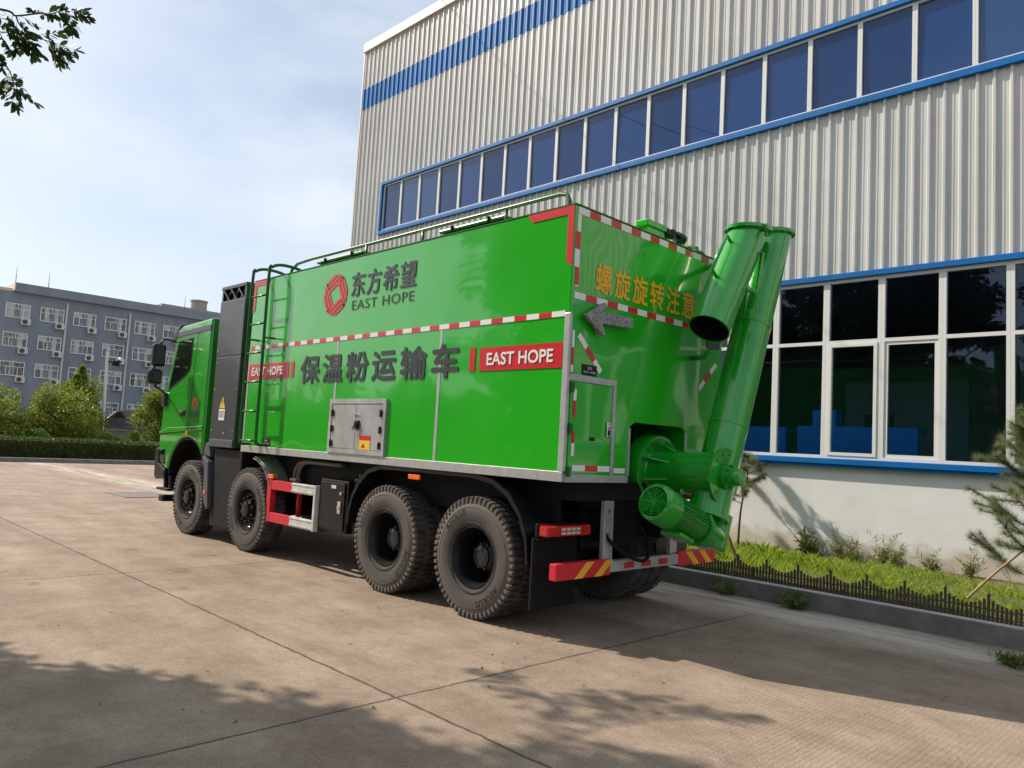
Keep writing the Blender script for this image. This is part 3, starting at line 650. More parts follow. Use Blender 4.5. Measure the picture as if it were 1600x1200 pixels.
for pts in ([(7.86, 1.57), (7.875, 1.57), (7.775, 3.12), (7.76, 3.12)], [(7.87, 1.56), (7.87, 1.572), (8.99, 1.50), (8.99, 1.488)]): b.prism(pts, 'Y', 1.21, 1.2225)
b.build('door_seam', 'black', cabm)
b = MB(); b.prism([(7.30, 1.60), (7.855, 1.57), (8.985, 1.50), (8.985, 1.53), (8.6, 1.60), (7.855, 1.63), (7.30, 1.66)], 'Y', 1.215, 1.236, .006); b.build('belt_crease', 'green_cab', cabm)
b = MB(); b.box(8.02, 8.22, 1.215, 1.2255, 1.79, 1.90, .004); b.build('door_recess', 'black', cabm)
b = MB(); b.box(8.03, 8.20, 1.2265, 1.25, 1.845, 1.885, .008); b.build('door_handle', 'grey', cabm)
emblem(cabm, 7.66, 2.0, .10, .10, YC, 'cabred')
text('company_lettering', '东方希望', 'ink', cabm, (7.82, YC, 1.775), uS, vS, .34, .095, .002); text('company_lettering', 'EAST HOPE', 'ink', cabm, (7.81, YC, 1.72), uS, vS, .32, .034)
b = MB(); b.box(7.79, 7.88, 1.237, 1.25, 1.50, 1.56, .006); b.build('indicator_lamp', 'amber', cabm)
b = MB(); b.prism([(8.70, 3.07), (8.90, 3.02), (8.93, 3.06), (8.62, 3.30), (8.52, 3.30)], 'Y', -1.15, 1.2, .01); b.build('sun_visor', 'blackgloss', cabm)
b = MB(); b.prism([(8.86, 2.25), (8.95, 2.2), (8.70, 3.0), (8.63, 3.02)], 'Y', -1.1, 1.1); b.build('windscreen', 'cabglass', cabm)
# mirrors
b = MB(); b.tube(smooth_path([(8.66, 1.2, 3.02), (8.55, 1.42, 3.03), (8.48, 1.5, 2.98), (8.50, 1.52, 2.92)]), .016, 8); b.tube(smooth_path([(8.85, 1.2, 2.12), (8.62, 1.4, 2.20), (8.56, 1.52, 2.26), (8.58, 1.52, 2.32)]), .018, 8)
b.tube([(8.60, 1.55, 2.3), (8.60, 1.55, 2.95)], .014, 8); b.box(8.78, 8.95, 1.18, 1.27, 1.95, 2.18, .03); b.build('mirror_arm', 'blackgloss', cabm)
b = MB(); b.box(8.44, 8.58, 1.43, 1.63, 2.57, 2.94, .04); mr = b.build('mirror', 'blackgloss', cabm)
b = MB(); b.box(8.46, 8.62, 1.44, 1.66, 2.28, 2.535, .055); mr2 = b.build('mirror', 'blackgloss', cabm)
for z0, z1 in ((2.61, 2.91), (2.32, 2.49)):
    b = MB(); b.box(8.425 if z0 > 2.5 else 8.445, 8.439 if z0 > 2.5 else 8.459, 1.465, 1.60, z0, z1, .003); b.build('mirror_glass', 'mirrorglass', cabm)
b = MB(); b.prism([(8.60, .80), (8.97, .74), (9.05, .80), (9.07, 1.22), (9.01, 1.27), (8.93, 1.24), (8.90, 1.02), (8.62, .91)], 'Y', -1.24, 1.24, .02); b.build('front_bumper', 'blackgloss', T)
b = MB(); b.prism([(8.66, 1.0), (8.84, 1.03), (8.90, 1.22), (8.70, 1.26)], 'Y', 1.21, 1.232, .006); b.build('headlamp', 'cabglass', T)
b = MB(); [b.prism([(x, .62), (x + .07, .62), (x + .12, .82), (x + .03, .82)], 'Y', 1.05, 1.18) for x in (8.45, 8.66)]; b.box(8.38, 8.86, .95, 1.25, .585, .625, .01); b.build('cab_step', 'black', T)
b = MB(); b.box(8.62, 8.80, -1.15, 1.22, .40, .50, .01); b.build('front_underrun_bar', 'black', T)
b = MB()
lin = [(7.86 + .69 * math.cos(R(150 - 150 * k / 14)), .86 + .60 * math.sin(R(150 - 150 * k / 14))) for k in range(15)]
b.prism(lin + [(7.86 + (x - 7.86) * .96, .86 + (z - .86) * .96) for x, z in lin[::-1]], 'Y', .6, 1.195); b.box(7.3, 8.5, .5, .6, .7, 1.42)
b.build('wheel_arch_liner', 'black', T)
b = MB(); b.prism([(7.05, 1.16), (7.18, 1.22), (7.2, 1.17), (7.10, 1.02), (7.07, .62), (6.93, .43), (6.88, .46), (6.95, .95), (6.98, 1.13)], 'Y', .75, 1.235, .01); b.prism([(6.99, 1.20), (7.25, 1.23), (7.20, 1.40), (7.1, 1.42)], 'Y', .8, 1.2, .01); mg = b.build('mudguard', 'grey', T)
b = MB(); b.box(6.975, 7.04, 1.236, 1.243, .66, .71); b.build('side_reflector', 'amber', mg)
b = MB(); b.box(6.0, 6.90, .78, 1.18, .20, 1.34, .02); b.build('side_skirt', 'black', T)

# --- chassis
b = MB()
for s in (-1, 1): b.box(.12, 8.7, s * .43 - .045, s * .43 + .045, .78, 1.08)
b.box(.10, 6.18, -.95, .95, 1.16, 1.325); b.box(.30, 6.0, .9, .96, .95, 1.2); b.box(.3, 6, -.96, -.9, .95, 1.2)  # wide upper box is filler added to keep light out under the body
b.box(.30, .42, -.62, .62, .70, 1.15); b.box(3.2, 5.0, -.35, .35, .55, 1.1)
for x in (1.08, 2.47, 5.65, 7.61): b.cyl((x, -1.0, .56), (x, 1.0, .56), .10); 
for x in (1.08, 2.47): b.lathe([(0, -.3), (.2, -.22), (.26, 0), (.2, .22), (0, .3)], (x, 0, .56), (0, 1, 0), 16)
b.box(5.2, 6.0, -.8, .8, .85, 1.2); b.box(7.0, 8.6, -.9, .9, .7, 1.3); b.build('chassis', 'black', T)
for x in (3.0, 4.2):
    b = MB(); b.lathe([(0, 0), (.12, .01), (.14, .04), (.14, .56), (.12, .59), (0, .6)], (x, .3, .9), (1, 0, 0)); b.build('air_tank', 'black', T)
b = MB(); b.tube(smooth_path([(.15, .55, 1.0), (.05, .5, .8), (-.03, .3, .66), (-.03, .05, .62), (.05, -.1, .75), (.2, -.1, .95)]), .017, 8); b.build('air_hose', 'rubberblk', T)
# rear fenders: an arched sheet over the two rear axles
arc = smooth_path([(.36, .60), (.40, .85), (.56, 1.12), (.80, 1.27), (1.14, 1.315), (2.62, 1.305), (2.88, 1.22), (3.06, 1.04), (3.15, .82), (3.16, .66)], 4) if False else [(.35, .60), (.38, .82), (.47, 1.02), (.62, 1.18), (.84, 1.285), (1.14, 1.322), (1.9, 1.322), (2.60, 1.312), (2.84, 1.25), (3.0, 1.12), (3.11, .96), (3.16, .80), (3.17, .66)]
for s in (1, -1):
    b = MB(); pts = arc + [(x + (.012 if i < 5 else -.012 if i > 7 else 0), z - .014) for i, (x, z) in reversed(list(enumerate(arc)))]
    b.prism(pts, 'Y', s * .68, s * 1.235); b.prism([(x, z + .012) for x, z in arc] + [(x + (.02 if i < 5 else -.02 if i > 7 else 0), z - .03) for i, (x, z) in reversed(list(enumerate(arc)))], 'Y', s * 1.236, s * 1.252); b.build('rear_fender', 'blackgloss', T)
    b = MB(); b.box(.30, .325, s * .66, s * 1.24, .22, .83, .004); b.build('mud_flap', 'rubberblk', T) if s > 0 else b.bm.free()
b = MB(); b.box(.27, .299, .72, 1.22, .81, .835); [b.cyl((.299, y, .80), (.285, y, .80), .01, n=8) for y in (.75, .95, 1.18)]; b.build('flap_bracket', 'black', T)
# silver front fender of axle two
for r in (.64, .665):
    b = MB(); n = 9; A = [R(96) + (R(32) - R(96)) * 0 + (R(150) - R(96)) * k / n for k in range(n + 1)]
    pts = [(5.62 + r * math.cos(a), .62 + r * math.sin(a)) for a in A] + [(5.62 + (r - .01) * math.cos(a), .62 + (r - .01) * math.sin(a)) for a in A[::-1]]
    b.prism(pts, 'Y', .82 if r > .65 else 1.1, 1.22 if r > .65 else 1.24); b.build('front_fender', 'alu', T)
# side guard
b = MB(); b.mi = 0; b.box(5.02, 5.12, 1.15, 1.225, .46, 1.01, .006); b.box(4.50, 5.019, 1.17, 1.222, .88, 1.0, .004); b.box(4.50, 5.019, 1.17, 1.222, .465, .585, .004); b.box(4.70, 4.75, .95, 1.0, .5, .99, .004); b.build('side_guard', 'redpaint', T)
b = MB(); b.box(3.965, 4.498, 1.17, 1.222, .88, 1.0, .004); b.box(3.965, 4.498, 1.17, 1.222, .465, .585, .004); b.box(3.92, 3.964, 1.16, 1.225, .46, 1.005, .004); b.build('side_guard', 'whitepaint', T)
b = MB()
for z0 in (.88, .465):
    for z in (z0 + .018, z0 + .098): b.box(3.97, 4.497, 1.2225, 1.228, z, z + .012)
b.build('guard_rib', 'whitepaint', T)
b = MB(); b.box(4.97, 5.12, 1.16, 1.235, 1.015, 1.075, .008); b.build('side_marker_lamp', 'amber', T)
b = MB(); b.box(1.885, 2.075, 1.2525, 1.272, 1.215, 1.265, .006); b.build('side_marker_lamp', 'amber', T)
b = MB(); b.box(3.30, 3.90, .70, 1.17, .50, 1.10, .01); b.box(3.12, 3.29, .6, 1.12, .52, 1.14, .02); b.box(2.95, 3.11, .6, .9, .55, 1.05, .02); tb = b.build('tool_box', 'blackgloss', T)
b = MB(); b.box(3.35, 3.87, 1.171, 1.188, .53, 1.07, .006); b.build('door', 'blackgloss', tb)
b = MB(); b.box(3.40, 3.465, 1.1885, 1.202, .72, .86, .004); b.cyl((3.432, 1.20, .79), (3.432, 1.215, .79), .022, n=10); b.cyl((3.40, 1.188, .955), (3.40, 1.21, .955), .02, n=10); b.build('latch', 'chrome', tb)
b = MB(); side_poly(b, [(3.63, 1.0), (3.63, 1.04), (3.53, 1.04), (3.53, 1.0)], 1.1915); b.build('name_plate', 'whitepaint', tb)
b = MB()
for dx in (0, .09): b.tube(smooth_path([(4.80 - dx, 1.02, .85), (4.80 - dx, 1.02, 1.08), (4.74 - dx, 1.02, 1.20), (4.62 - dx, 1.02, 1.255), (4.3, 1.02, 1.265), (3.7, 1.0, 1.26)]), .026, 10)
b.build('air_pipe', 'pipe', T)
b = MB(); b.box(4.45, 4.6, 1.12, 1.2, 1.02, 1.05, .005); b.cyl((3.2, 1.05, 1.14), (3.2, 1.05, 1.19), .05, n=12); b.build('filler_cap', 'grey', T)

# --- wheels
def make_tyre(w=.30, rr=.56, ri=.285):
    b = MB(); h = w / 2
    prof = [(ri, -h + .05), (ri + .012, -h + .015), (ri + .06, -h), (ri + .13, -h - .008), (rr - .085, -h), (rr - .045, -h + .014), (rr - .020, -h + .028), (rr - .018, h - .028), (rr - .045, h - .014), (rr - .085, h), (ri + .13, h + .008), (ri + .06, h), (ri + .012, h - .015), (ri, h - .05)]
    b.lathe(prof, (0, 0, 0), (0, 1, 0), 72)
    for rad in (ri + .035, rr - .10):
        for s in (-1, 1): b.lathe([(rad - .004, s * (h - .002)), (rad - .002, s * (h + .005)), (rad + .002, s * (h + .005)), (rad + .004, s * (h - .002))], (0, 0, 0), (0, 1, 0), 72)
    n = 56      # tread lugs
    for k in range(n):
        for s in (-1, 1):
            a = 2 * PI * (k + (.5 if s < 0 else 0)) / n; m = Matrix.Rotation(a, 4, 'Y')
            b.box(-.020, .020, min(s * .02, s * (h - .012)), max(s * .02, s * (h - .012)), rr - .022, rr, .004, m)
            b.box(-.016, .016, min(s * (h - .03), s * (h + .001)), max(s * (h - .03), s * (h + .001)), rr - .058, rr - .012, .004, m)
    return b
def tyre_letters(parent, ymid, rad, body, a_mid):
    # raised lettering bent around the sidewall
    o = text('tyre_lettering', body, 'rubberblk', None, (0, 0, 0), (1, 0, 0), (0, 0, 1), 1, 1)
    me = o.data; co = np.empty(len(me.vertices) * 3); me.vertices.foreach_get('co', co); co = co.reshape(-1, 3)
    ang = a_mid - (co[:, 0] - .5) * .78; rr = rad + (co[:, 2] - .5) * .058
    out = np.stack([rr * np.cos(ang) * -1, np.full(len(co), ymid), rr * np.sin(ang)], 1); me.vertices.foreach_set('co', out.ravel()); me.update(); o.parent = parent
    return o
tyre_me = None
def wheel(x, side, dual, first=[None, None]):
    key = 1 if dual else 0
    if first[key] is None:
        b = MB()
        if dual:
            b.lathe([(.285, .11), (.295, .125), (.275, .13), (.262, .10), (.245, .06), (.235, -.02), (.225, -.12), (.20, -.16), (.10, -.165), (.10, -.35), (.24, -.40), (.28, -.45)], (0, 0, 0), (0, 1, 0), 40)
            b.bolts((0, -.165, 0), (0, 1, 0), .165, 10, .016, .035)
        else:
            b.lathe([(.285, .115), (.297, .13), (.275, .135), (.262, .10), (.25, .06), (.24, .05), (.215, .055), (.20, .085), (.13, .085), (0, .08)], (0, 0, 0), (0, 1, 0), 40)
            b.bolts((0, .085, 0), (0, 1, 0), .168, 10, .021, .055); b.lathe([(.285, -.1), (.24, -.05), (.23, .02)], (0, 0, 0), (0, 1, 0), 40)
        root = b.build('wheel', 'blackgloss', T)
        c = make_tyre(); ty = c.build('tyre', 'tyre', root)
        tyre_letters(root, .1515 + .0085, .425, 'AEOLUS', R(-72)); tyre_letters(root, .1515 + .0085, .425, 'AEOLUS', R(108))
        if dual: t2 = bpy.data.objects.new('tyre', ty.data); COL.objects.link(t2); t2.parent = root; t2.location = (0, -.34, 0)
        c = MB()
        if dual:
            c.lathe([(.15, -.17), (.145, -.06), (.13, -.02), (.105, .0), (.10, .03), (.06, .045), (.055, .035), (.02, .035), (0, .036)], (0, 0, 0), (0, 1, 0), 28); c.bolts((0, -.03, 0), (0, 1, 0), .118, 8, .012, .04)
        else:
            c.lathe([(.125, .08), (.12, .12), (.10, .13), (.095, .16), (.07, .168), (0, .17)], (0, 0, 0), (0, 1, 0), 28); c.bolts((0, .13, 0), (0, 1, 0), .108, 10, .010, .02)
        c.build('hub', 'blackgloss' if not dual else 'cabinet', root); first[key] = root; r = root
    else: r = copy_tree(first[key])
    r.location = (x, side * 1.09, .56); r.rotation_euler = (0, R(17 * x), 0) if side > 0 else (0, R(31 * x), PI)
    return r
for x in (7.61, 5.65): wheel(x, 1, False)
for x in (2.47, 1.08): wheel(x, 1, True)
for x in (7.61, 5.65): wheel(x, -1, False)
for x in (2.47, 1.08): wheel(x, -1, True)

# --- rear bar, lamps
b = MB(); b.box(.035, .105, -.60, .50, .525, .625, .006); b.build('rear_underrun_bar', 'alu', T)
for s, y0, y1 in ((1, .502, 1.235), (-1, -1.30, -.602)):
    b = MB(); b.box(.03, .11, y0, y1, .505, .645, .008); eb = b.build('bar_end', 'redpaint', T)
    c = MB(); w = .11
    for k in range(2):
        ya = (y0 + .10 + k * .27) if s > 0 else (y0 + .2 + k * .25); sl = -.16 if s > 0 else .16
        c.face([(.026, ya - sl / 2 - w / 2, .508), (.026, ya - sl / 2 + w / 2, .508), (.026, ya + sl / 2 + w / 2, .642), (.026, ya + sl / 2 - w / 2, .642)])
    c.build('yellow_stripe', 'orange', eb)
r_, w_ = MB(), MB()
for y in (.22, -.05, -.33): r_.face([(.0315, y + .075, .548), (.0315, y - .075, .548), (.0315, y - .075, .602), (.0315, y + .075, .602)])
tape(T, r_, w_)
b = MB(); b.box(.07, .115, .45, .57, .627, 1.16, .004); b.box(.06, .0705, .45, .462, .628, 1.159); bb = b.build('bar_bracket', 'alu', T)
b = MB(); b.box(.07, .115, -.62, -.5, .627, 1.0, .004); b.build('bar_bracket', 'alu', T)
b = MB(); [b.cyl((.069, .51, z), (.058, .51, z), .017, n=8) for z in (1.07, .86)]; b.build('bracket_bolt', 'pipe', T)
b = MB(); b.box(.16, .27, .64, 1.22, .85, .945, .015); tl = b.build('tail_lamp', 'redlens', T)
b = MB()
for i in range(2):
    for j in range(4): b.box(.152, .1595, .80 + j * .065, .85 + j * .065, .868 + i * .034, .892 + i * .034)
b.build('lamp_segment', 'clearlens', tl)
b = MB(); b.box(.27, .30, .62, 1.23, .84, .955, .006); b.build('lamp_housing', 'black', tl)
b = MB(); b.box(.16, .27, -1.22, -.64, .85, .945, .015); b.build('tail_lamp', 'redlens', T)

# --- auger unit (leaning in the Y-Z plane at X about -0.5)
XA = -.50; ax = Vector((0, -.985, 2.536)).normalized(); pz = Vector((XA, -.36, 1.43)); rt = .185
au = Vector((0, ax.z, -ax.y))           # across the tube, towards +Y and up
bot = pz - ax * .41; top = Vector((XA, -1.345, 3.965))
def mitred(b, p0, d, r, ztop, n=44):
    """tube wall from p0 along d, cut level at ztop, closed by a round level flange"""
    d = Vector(d).normalized(); u = Vector((1, 0, 0)); w = d.cross(u).normalized(); lo, hi = [], []
    for k in range(n):
        o_ = (u * math.cos(2 * PI * k / n) + w * math.sin(2 * PI * k / n)) * r; q = p0 + o_; lo.append(b.bm.verts.new(q)); hi.append(b.bm.verts.new(q + d * ((ztop - q.z) / d.z)))
    for k in range(n): b.bm.faces.new((lo[k], lo[(k + 1) % n], hi[(k + 1) % n], hi[k])).smooth = True
    c = p0 + d * ((ztop - p0.z) / d.z); e = 1 / abs(d.z)
    for r0, r1, z in ((0, r + .034, .030), (r - .02, r + .034, -.004)):
        f0 = [b.bm.verts.new(c + Vector((math.cos(2 * PI * k / n) * r1, math.sin(2 * PI * k / n) * (r * e + r1 - r), z))) for k in range(n)]
        if r0 == 0: b.bm.faces.new(f0); top_ = f0
        else:
            f1 = [b.bm.verts.new(c + Vector((math.cos(2 * PI * k / n) * r0, math.sin(2 * PI * k / n) * (r * e + r0 - r), z))) for k in range(n)]
            for k in range(n): b.bm.faces.new((f0[k], f0[(k + 1) % n], f1[(k + 1) % n], f1[k]))
            for k in range(n): b.bm.faces.new((top_[k], top_[(k + 1) % n], f0[(k + 1) % n], f0[k]))
    for k in range(12):
        a = 2 * PI * k / 12; q = c + Vector((math.cos(a) * (r + .02), math.sin(a) * (r * e + .02), -.016)); b.cyl(q, q + Vector((0, 0, .012)), .010, n=6)
b = MB(); b.lathe([(0, 0), (.20, 0), (.20, .03), (rt, .03), (rt, .05)], bot, ax, 40); mitred(b, bot + ax * .05, ax, rt, top.z)
b.lathe([(rt + .001, .9), (rt + .005, .905), (rt + .005, .93), (rt + .001, .935)], bot, ax, 40); b.lathe([(rt + .001, 2.0), (rt + .005, 2.005), (rt + .005, 2.03), (rt + .001, 2.035)], bot, ax, 40)
tubeo = b.build('auger_tube', 'green_tube', T)
b = MB(); tp = top - ax * .02; b.tube(smooth_path([tp - au * .20, tp - au * .30 + ax * .04, tp - au * .33 - ax * .06, tp - au * .26 - ax * .12]), .012, 8); b.cyl(tp - au * .20 - ax * .08, tp - au * .26 - ax * .1, .03, n=10); b.cyl(tp - au * .19 - ax * .3, tp - au * .22 - ax * .3, .018, n=8); b.build('clamp_handle', 'green_dark', tubeo)
# spout
s0 = Vector((XA, -.815, 3.875)); s1 = Vector((XA, -.135, 2.79)); sa = (s1 - s0).normalized(); sl = (s1 - s0).length; rs = .19
b = MB(); mitred(b, s1, -sa, rs, s0.z); b.lathe([(rs, sl - .012), (rs + .006, sl - .01), (rs + .006, sl), (rs - .008, sl), (rs - .008, sl - .01)], s0, sa, 44); sp = b.build('discharge_spout', 'green_tube', T)
b = MB(); b.lathe([(rs - .009, sl - .004), (rs - .012, .25), (0, .25)], s0, sa, 40); b.build('spout_bore', 'rubberblk', sp)
sw = Vector((0, sa.z, -sa.y))  # across the spout
if sw.y > 0: sw = -sw
b = MB(); b.tube([(-.66, -.60, 3.60), (-.70, -.735, 3.615), (-.70, -.665, 3.20), (-.66, -.50, 3.22)], .02, 6); b.box(-.72, -.68, -.60, -.50, 2.93, 3.02, .004); b.build('hinge_bracket', 'green_tube', T)
b = MB(); q0 = s0 + sa * .33 - sw * .17; b.tube([q0, q0 - sw * .11, q0 - sw * .12 + sa * .46, q0 - sw * .02 + sa * .46], .02, 6); b.build('spout_handle', 'green_tube', sp)
b = MB(); c0 = s0 + sa * .04 + Vector((-.19, .06, 0)); b.cyl(c0, c0 + Vector((-.07, .05, -.02)), .014, n=8); b.tube([c0 + Vector((-.04, 0, .06)), c0 + Vector((-.05, .02, -.07))], .01, 6); b.build('clamp_handle', 'green_dark', sp)
b = MB(); b.prism([(-.87, 3.70), (-.93, 3.70), (-.62, 3.02), (-.56, 3.02)], 'X', -.32, -.24, .008) if False else b.tube([(-.02, -.95, 3.62), (-.28, -.86, 3.50), (-.40, -.62, 3.10)], .035, 8); b.tube([(-.02, -.80, 3.0), (-.36, -.72, 3.02)], .03, 8); b.build('tube_support', 'green_tube', T)
b = MB(); b.box(-.34, -.30, -.62, -.42, 2.66, 2.80, .004, None); b.build('bracket_plate', 'grey', T)
b = MB(); b.tube([(-.32, -.52, 2.67), (-.18, -.60, 2.6), (-.0, -.65, 2.6)], .03, 8); b.build('bracket_arm', 'green_tube', T)
# feed pipe, flanges
fc = Vector((.08, -.27, 1.455)); fe = Vector((-.645, -.25, 1.44)); fa = (fe - fc).normalized(); fl_ = (fe - fc).length
b = MB(); b.lathe([(0, -.16), (.33, -.16), (.345, -.15), (.345, -.03), (.33, 0), (.30, 0), (.295, -.012), (.215, -.012)], fc, fa, 44); b.lathe([(.215, -.012), (.205, 0), (.205, fl_)], fc, fa, 44)
fp = b.build('feed_pipe', 'green_tube', T)
b = MB(); u_ = fa.orthogonal().normalized(); w_2 = fa.cross(u_)
for k in range(8):
    a = 2 * PI * k / 8 + .35; d = u_ * math.cos(a) + w_2 * math.sin(a); n_ = fa.cross(d) * .006
    p0_, p1_, p2_ = fc + d * .20, fc + d * .295, fc + d * .203 + fa * .24
    for sgn in (1,):
        A_ = [p0_ + n_, p1_ + n_, p2_ + n_]; B2 = [p0_ - n_, p1_ - n_, p2_ - n_]
        b.face(A_); b.face(B2[::-1]); [b.face([A_[i], A_[(i + 1) % 3], B2[(i + 1) % 3], B2[i]]) for i in range(3)]
b.build('gusset', 'green_tube', fp)
b = MB(); b.bolts(fc + fa * 0, fa, .27, 16, .013, .02); b.build('flange_bolt', 'green_tube', fp)
b = MB(); b.lathe([(.205, -.02), (.255, -.018), (.255, .008), (.15, .008), (.15, .0), (.10, .0), (.10, .03), (.115, .03), (.115, .06), (.09, .06), (.09, .10), (.075, .10), (.075, .17), (.068, .18), (0, .18)], fe, fa, 36); b.bolts(fe + fa * .008, fa, .205, 12, .012, .015); b.bolts(fe + fa * .055, fa, .1, 8, .014, .03); b.build('bearing_cap', 'green_tube', fp)
# gearbox and motor
ga = Vector((XA, -.285, .89)); mf = Vector((XA, .648, 1.211)); ma = (mf - ga).normalized(); ml = (mf - ga).length
b = MB(); b.lathe([(0, -.17), (.06, -.17), (.095, -.155), (.10, -.12), (.122, -.11), (.13, -.03), (.145, .06), (.155, .10), (.155, .22), (.175, .24), (.175, .265), (.15, .27)], ga, ma, 24); b.cyl(ga + ax * -.1 - ma * .06, ga + ax * .22 - ma * .06, .13)
b.box(-.12, .12, -.12, .10, -.12, .02, .02, Matrix.Translation(ga) @ Matrix.Rotation(math.atan2(ma.z, ma.y), 4, 'X')); gb = b.build('gearbox', 'green_tube', T)
b = MB(); b.lathe([(.137, .265), (.137, ml - .22)], ga, ma, 32); 
um = Vector((1, 0, 0)); wm = ma.cross(um)
for k in range(36):
    a = 2 * PI * k / 36; d = um * math.cos(a) + wm * math.sin(a); n_ = ma.cross(d) * .0035
    p = [ga + ma * .28 + d * .134, ga + ma * (ml - .23) + d * .134, ga + ma * (ml - .23) + d * .160, ga + ma * .28 + d * .160]
    b.face([q + n_ for q in p]); b.face([q - n_ for q in p][::-1]); b.face([p[2] + n_, p[3] + n_, p[3] - n_, p[2] - n_])
b.box(-.09, .09, .50, .66, .15, .23, .01, Matrix.Translation(ga) @ Matrix.Rotation(math.atan2(ma.z, ma.y), 4, 'X')) if False else None
mo = b.build('motor', 'green_tube', T)
b = MB(); b.lathe([(.160, ml - .23), (.168, ml - .22), (.169, ml - .05), (.158, ml - .015), (.13, ml - .002), (.125, ml - .012)], ga, ma, 40); b.build('fan_cover', 'green_tube', mo)
b = MB()
for r0 in (.03, .05, .07, .09, .11): b.lathe([(r0 - .006, ml - .012), (r0 - .005, ml - .005), (r0 + .003, ml - .005), (r0 + .004, ml - .012)], ga, ma, 28)
for k in range(8):
    d = um * math.cos(PI * k / 4) + wm * math.sin(PI * k / 4); n_ = ma.cross(d) * .005; p = ga + ma * (ml - .008); b.face([p + d * .012 + n_, p + d * .124 + n_, p + d * .124 - n_, p + d * .012 - n_])
b.lathe([(0, ml - .004), (.022, ml - .006), (.024, ml - .012)], ga, ma, 16); b.build('fan_grille', 'green_tube', mo)
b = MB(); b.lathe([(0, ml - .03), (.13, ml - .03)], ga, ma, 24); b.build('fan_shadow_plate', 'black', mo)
b = MB(); lp = ga + ma * .60 + wm * (.19 if wm.z > 0 else -.19); b.lathe([(.02 + .008 * math.cos(t), .008 * math.sin(t)) for t in [2 * PI * i / 8 for i in range(9)]], lp + Vector((0, 0, .02)), (1, 0, 0), 16); b.build('lifting_eye', 'green_tube', mo)
b = MB(); d = Vector((-1, 0, 0)); b.box(-.10, .10, -.12, .12, -.02, .02, .008, Matrix.Translation(ga + ma * .52 + (-wm if wm.z > 0 else wm) * .17) @ Matrix.Rotation(math.atan2(ma.z, ma.y), 4, 'X')); b.build('terminal_box', 'green_tube', mo)
b = MB(); b.cyl(ga - ma * .165, ga - ma * .178, .075, n=20); b.build('gear_end_cover', 'stake', gb)

# ------------------------------------------------------------------ planting bed: grass, fence, pines, weeds
g = np.random.default_rng(5)
def blades(name, pts, h, w, mat, lean=.5, seed=1, tint=None):
    g = np.random.default_rng(seed); n = len(pts); a = g.uniform(0, 2 * PI, n); h = h * g.uniform(.5, 1.25, n)
    d = np.stack([np.cos(a), np.sin(a), np.zeros(n)], 1); s = np.stack([-np.sin(a), np.cos(a), np.zeros(n)], 1) * w * .5
    ln = (g.uniform(.1, 1, n) * lean * h)[:, None]; up = np.zeros((n, 3)); up[:, 2] = 1
    v = np.empty((n, 5, 3)); v[:, 0] = pts - s; v[:, 1] = pts + s
    m = pts + d * ln * .35 + up * (h * .6)[:, None]; v[:, 2] = m + s * .7; v[:, 3] = pts + d * ln + up * (h * .95)[:, None]; v[:, 4] = m - s * .7
    return quads(name, v.reshape(-1, 3), np.arange(n * 5).reshape(n, 5), mat, None, g.random(n) if tint is None else tint)
N = 76000
px = np.concatenate([g.uniform(-4.5, 3.5, 68000), g.uniform(3.5, 14.5, 8000)]); py = g.uniform(-5.95, -2.56, N)
dens = .5 + .5 * np.sin(px * 1.9 + 2 * np.sin(py * 1.3)) * np.sin(py * 2.3 + px * .7); edge = np.clip((py + 5.95) / .9, 0, 1)
keep = g.random(N) < (.45 + .55 * dens) * (.12 + .88 * edge); px, py, dens = px[keep], py[keep], dens[keep]
patch = .5 + .5 * np.sin(px * 3.1 + py * 1.1) * np.cos(py * 2.7 - px * .6)
tint = np.clip(.30 + .25 * patch + .4 * (g.random(len(px)) - .4) + .35 * (g.random(len(px)) < .12), 0, 1)
tag(blades('grass', np.stack([px, py, np.full(len(px), .165)], 1), (.04 + .07 * dens ** 1.5) * np.clip((-py - 2.5) * 2.5, .35, 1) * g.choice([.7, 1, 1, 1.7], len(px), p=[.3, .35, .3, .05]), .0052, 'grass', .8, 2, tint), kind='stuff')

fence = empty('picket_fence', (0, -2.52, .19), label='low dark brown plastic picket edging along the kerb of the grass bed', cat='fence')
def fence_panel():
    b = MB(); hs = (.105, .110, .118, .130, .150, .205, .155, .132, .118, .110); P_ = .378
    for i, h in enumerate(hs):
        x = -P_ / 2 + P_ * (i + .5) / 10; hh = h * 1.16 + .025
        b.prism([(x - .0125, -.03), (x + .0125, -.03), (x + .0125, hh - .012), (x, hh), (x - .0125, hh - .012)], 'Y', -.006, .006)
    for z in (.035, .105): b.box(-P_ / 2, P_ / 2, -.0115, -.0065, z - .007, z + .007)
    return b
fp0 = fence_panel().build('fence_panel', 'picket', fence)
for k in range(30):
    o = fp0 if k == 0 else fp0.copy()
    if k: COL.objects.link(o); o.parent = fence
    o.location = (-4.5 + .378 * k + .0, random.uniform(-.012, .012), random.uniform(-.008, .008)); o.rotation_euler = (R(random.uniform(-4, 4)), R(random.uniform(-1.2, 1.2)), R(random.uniform(-2, 2)))

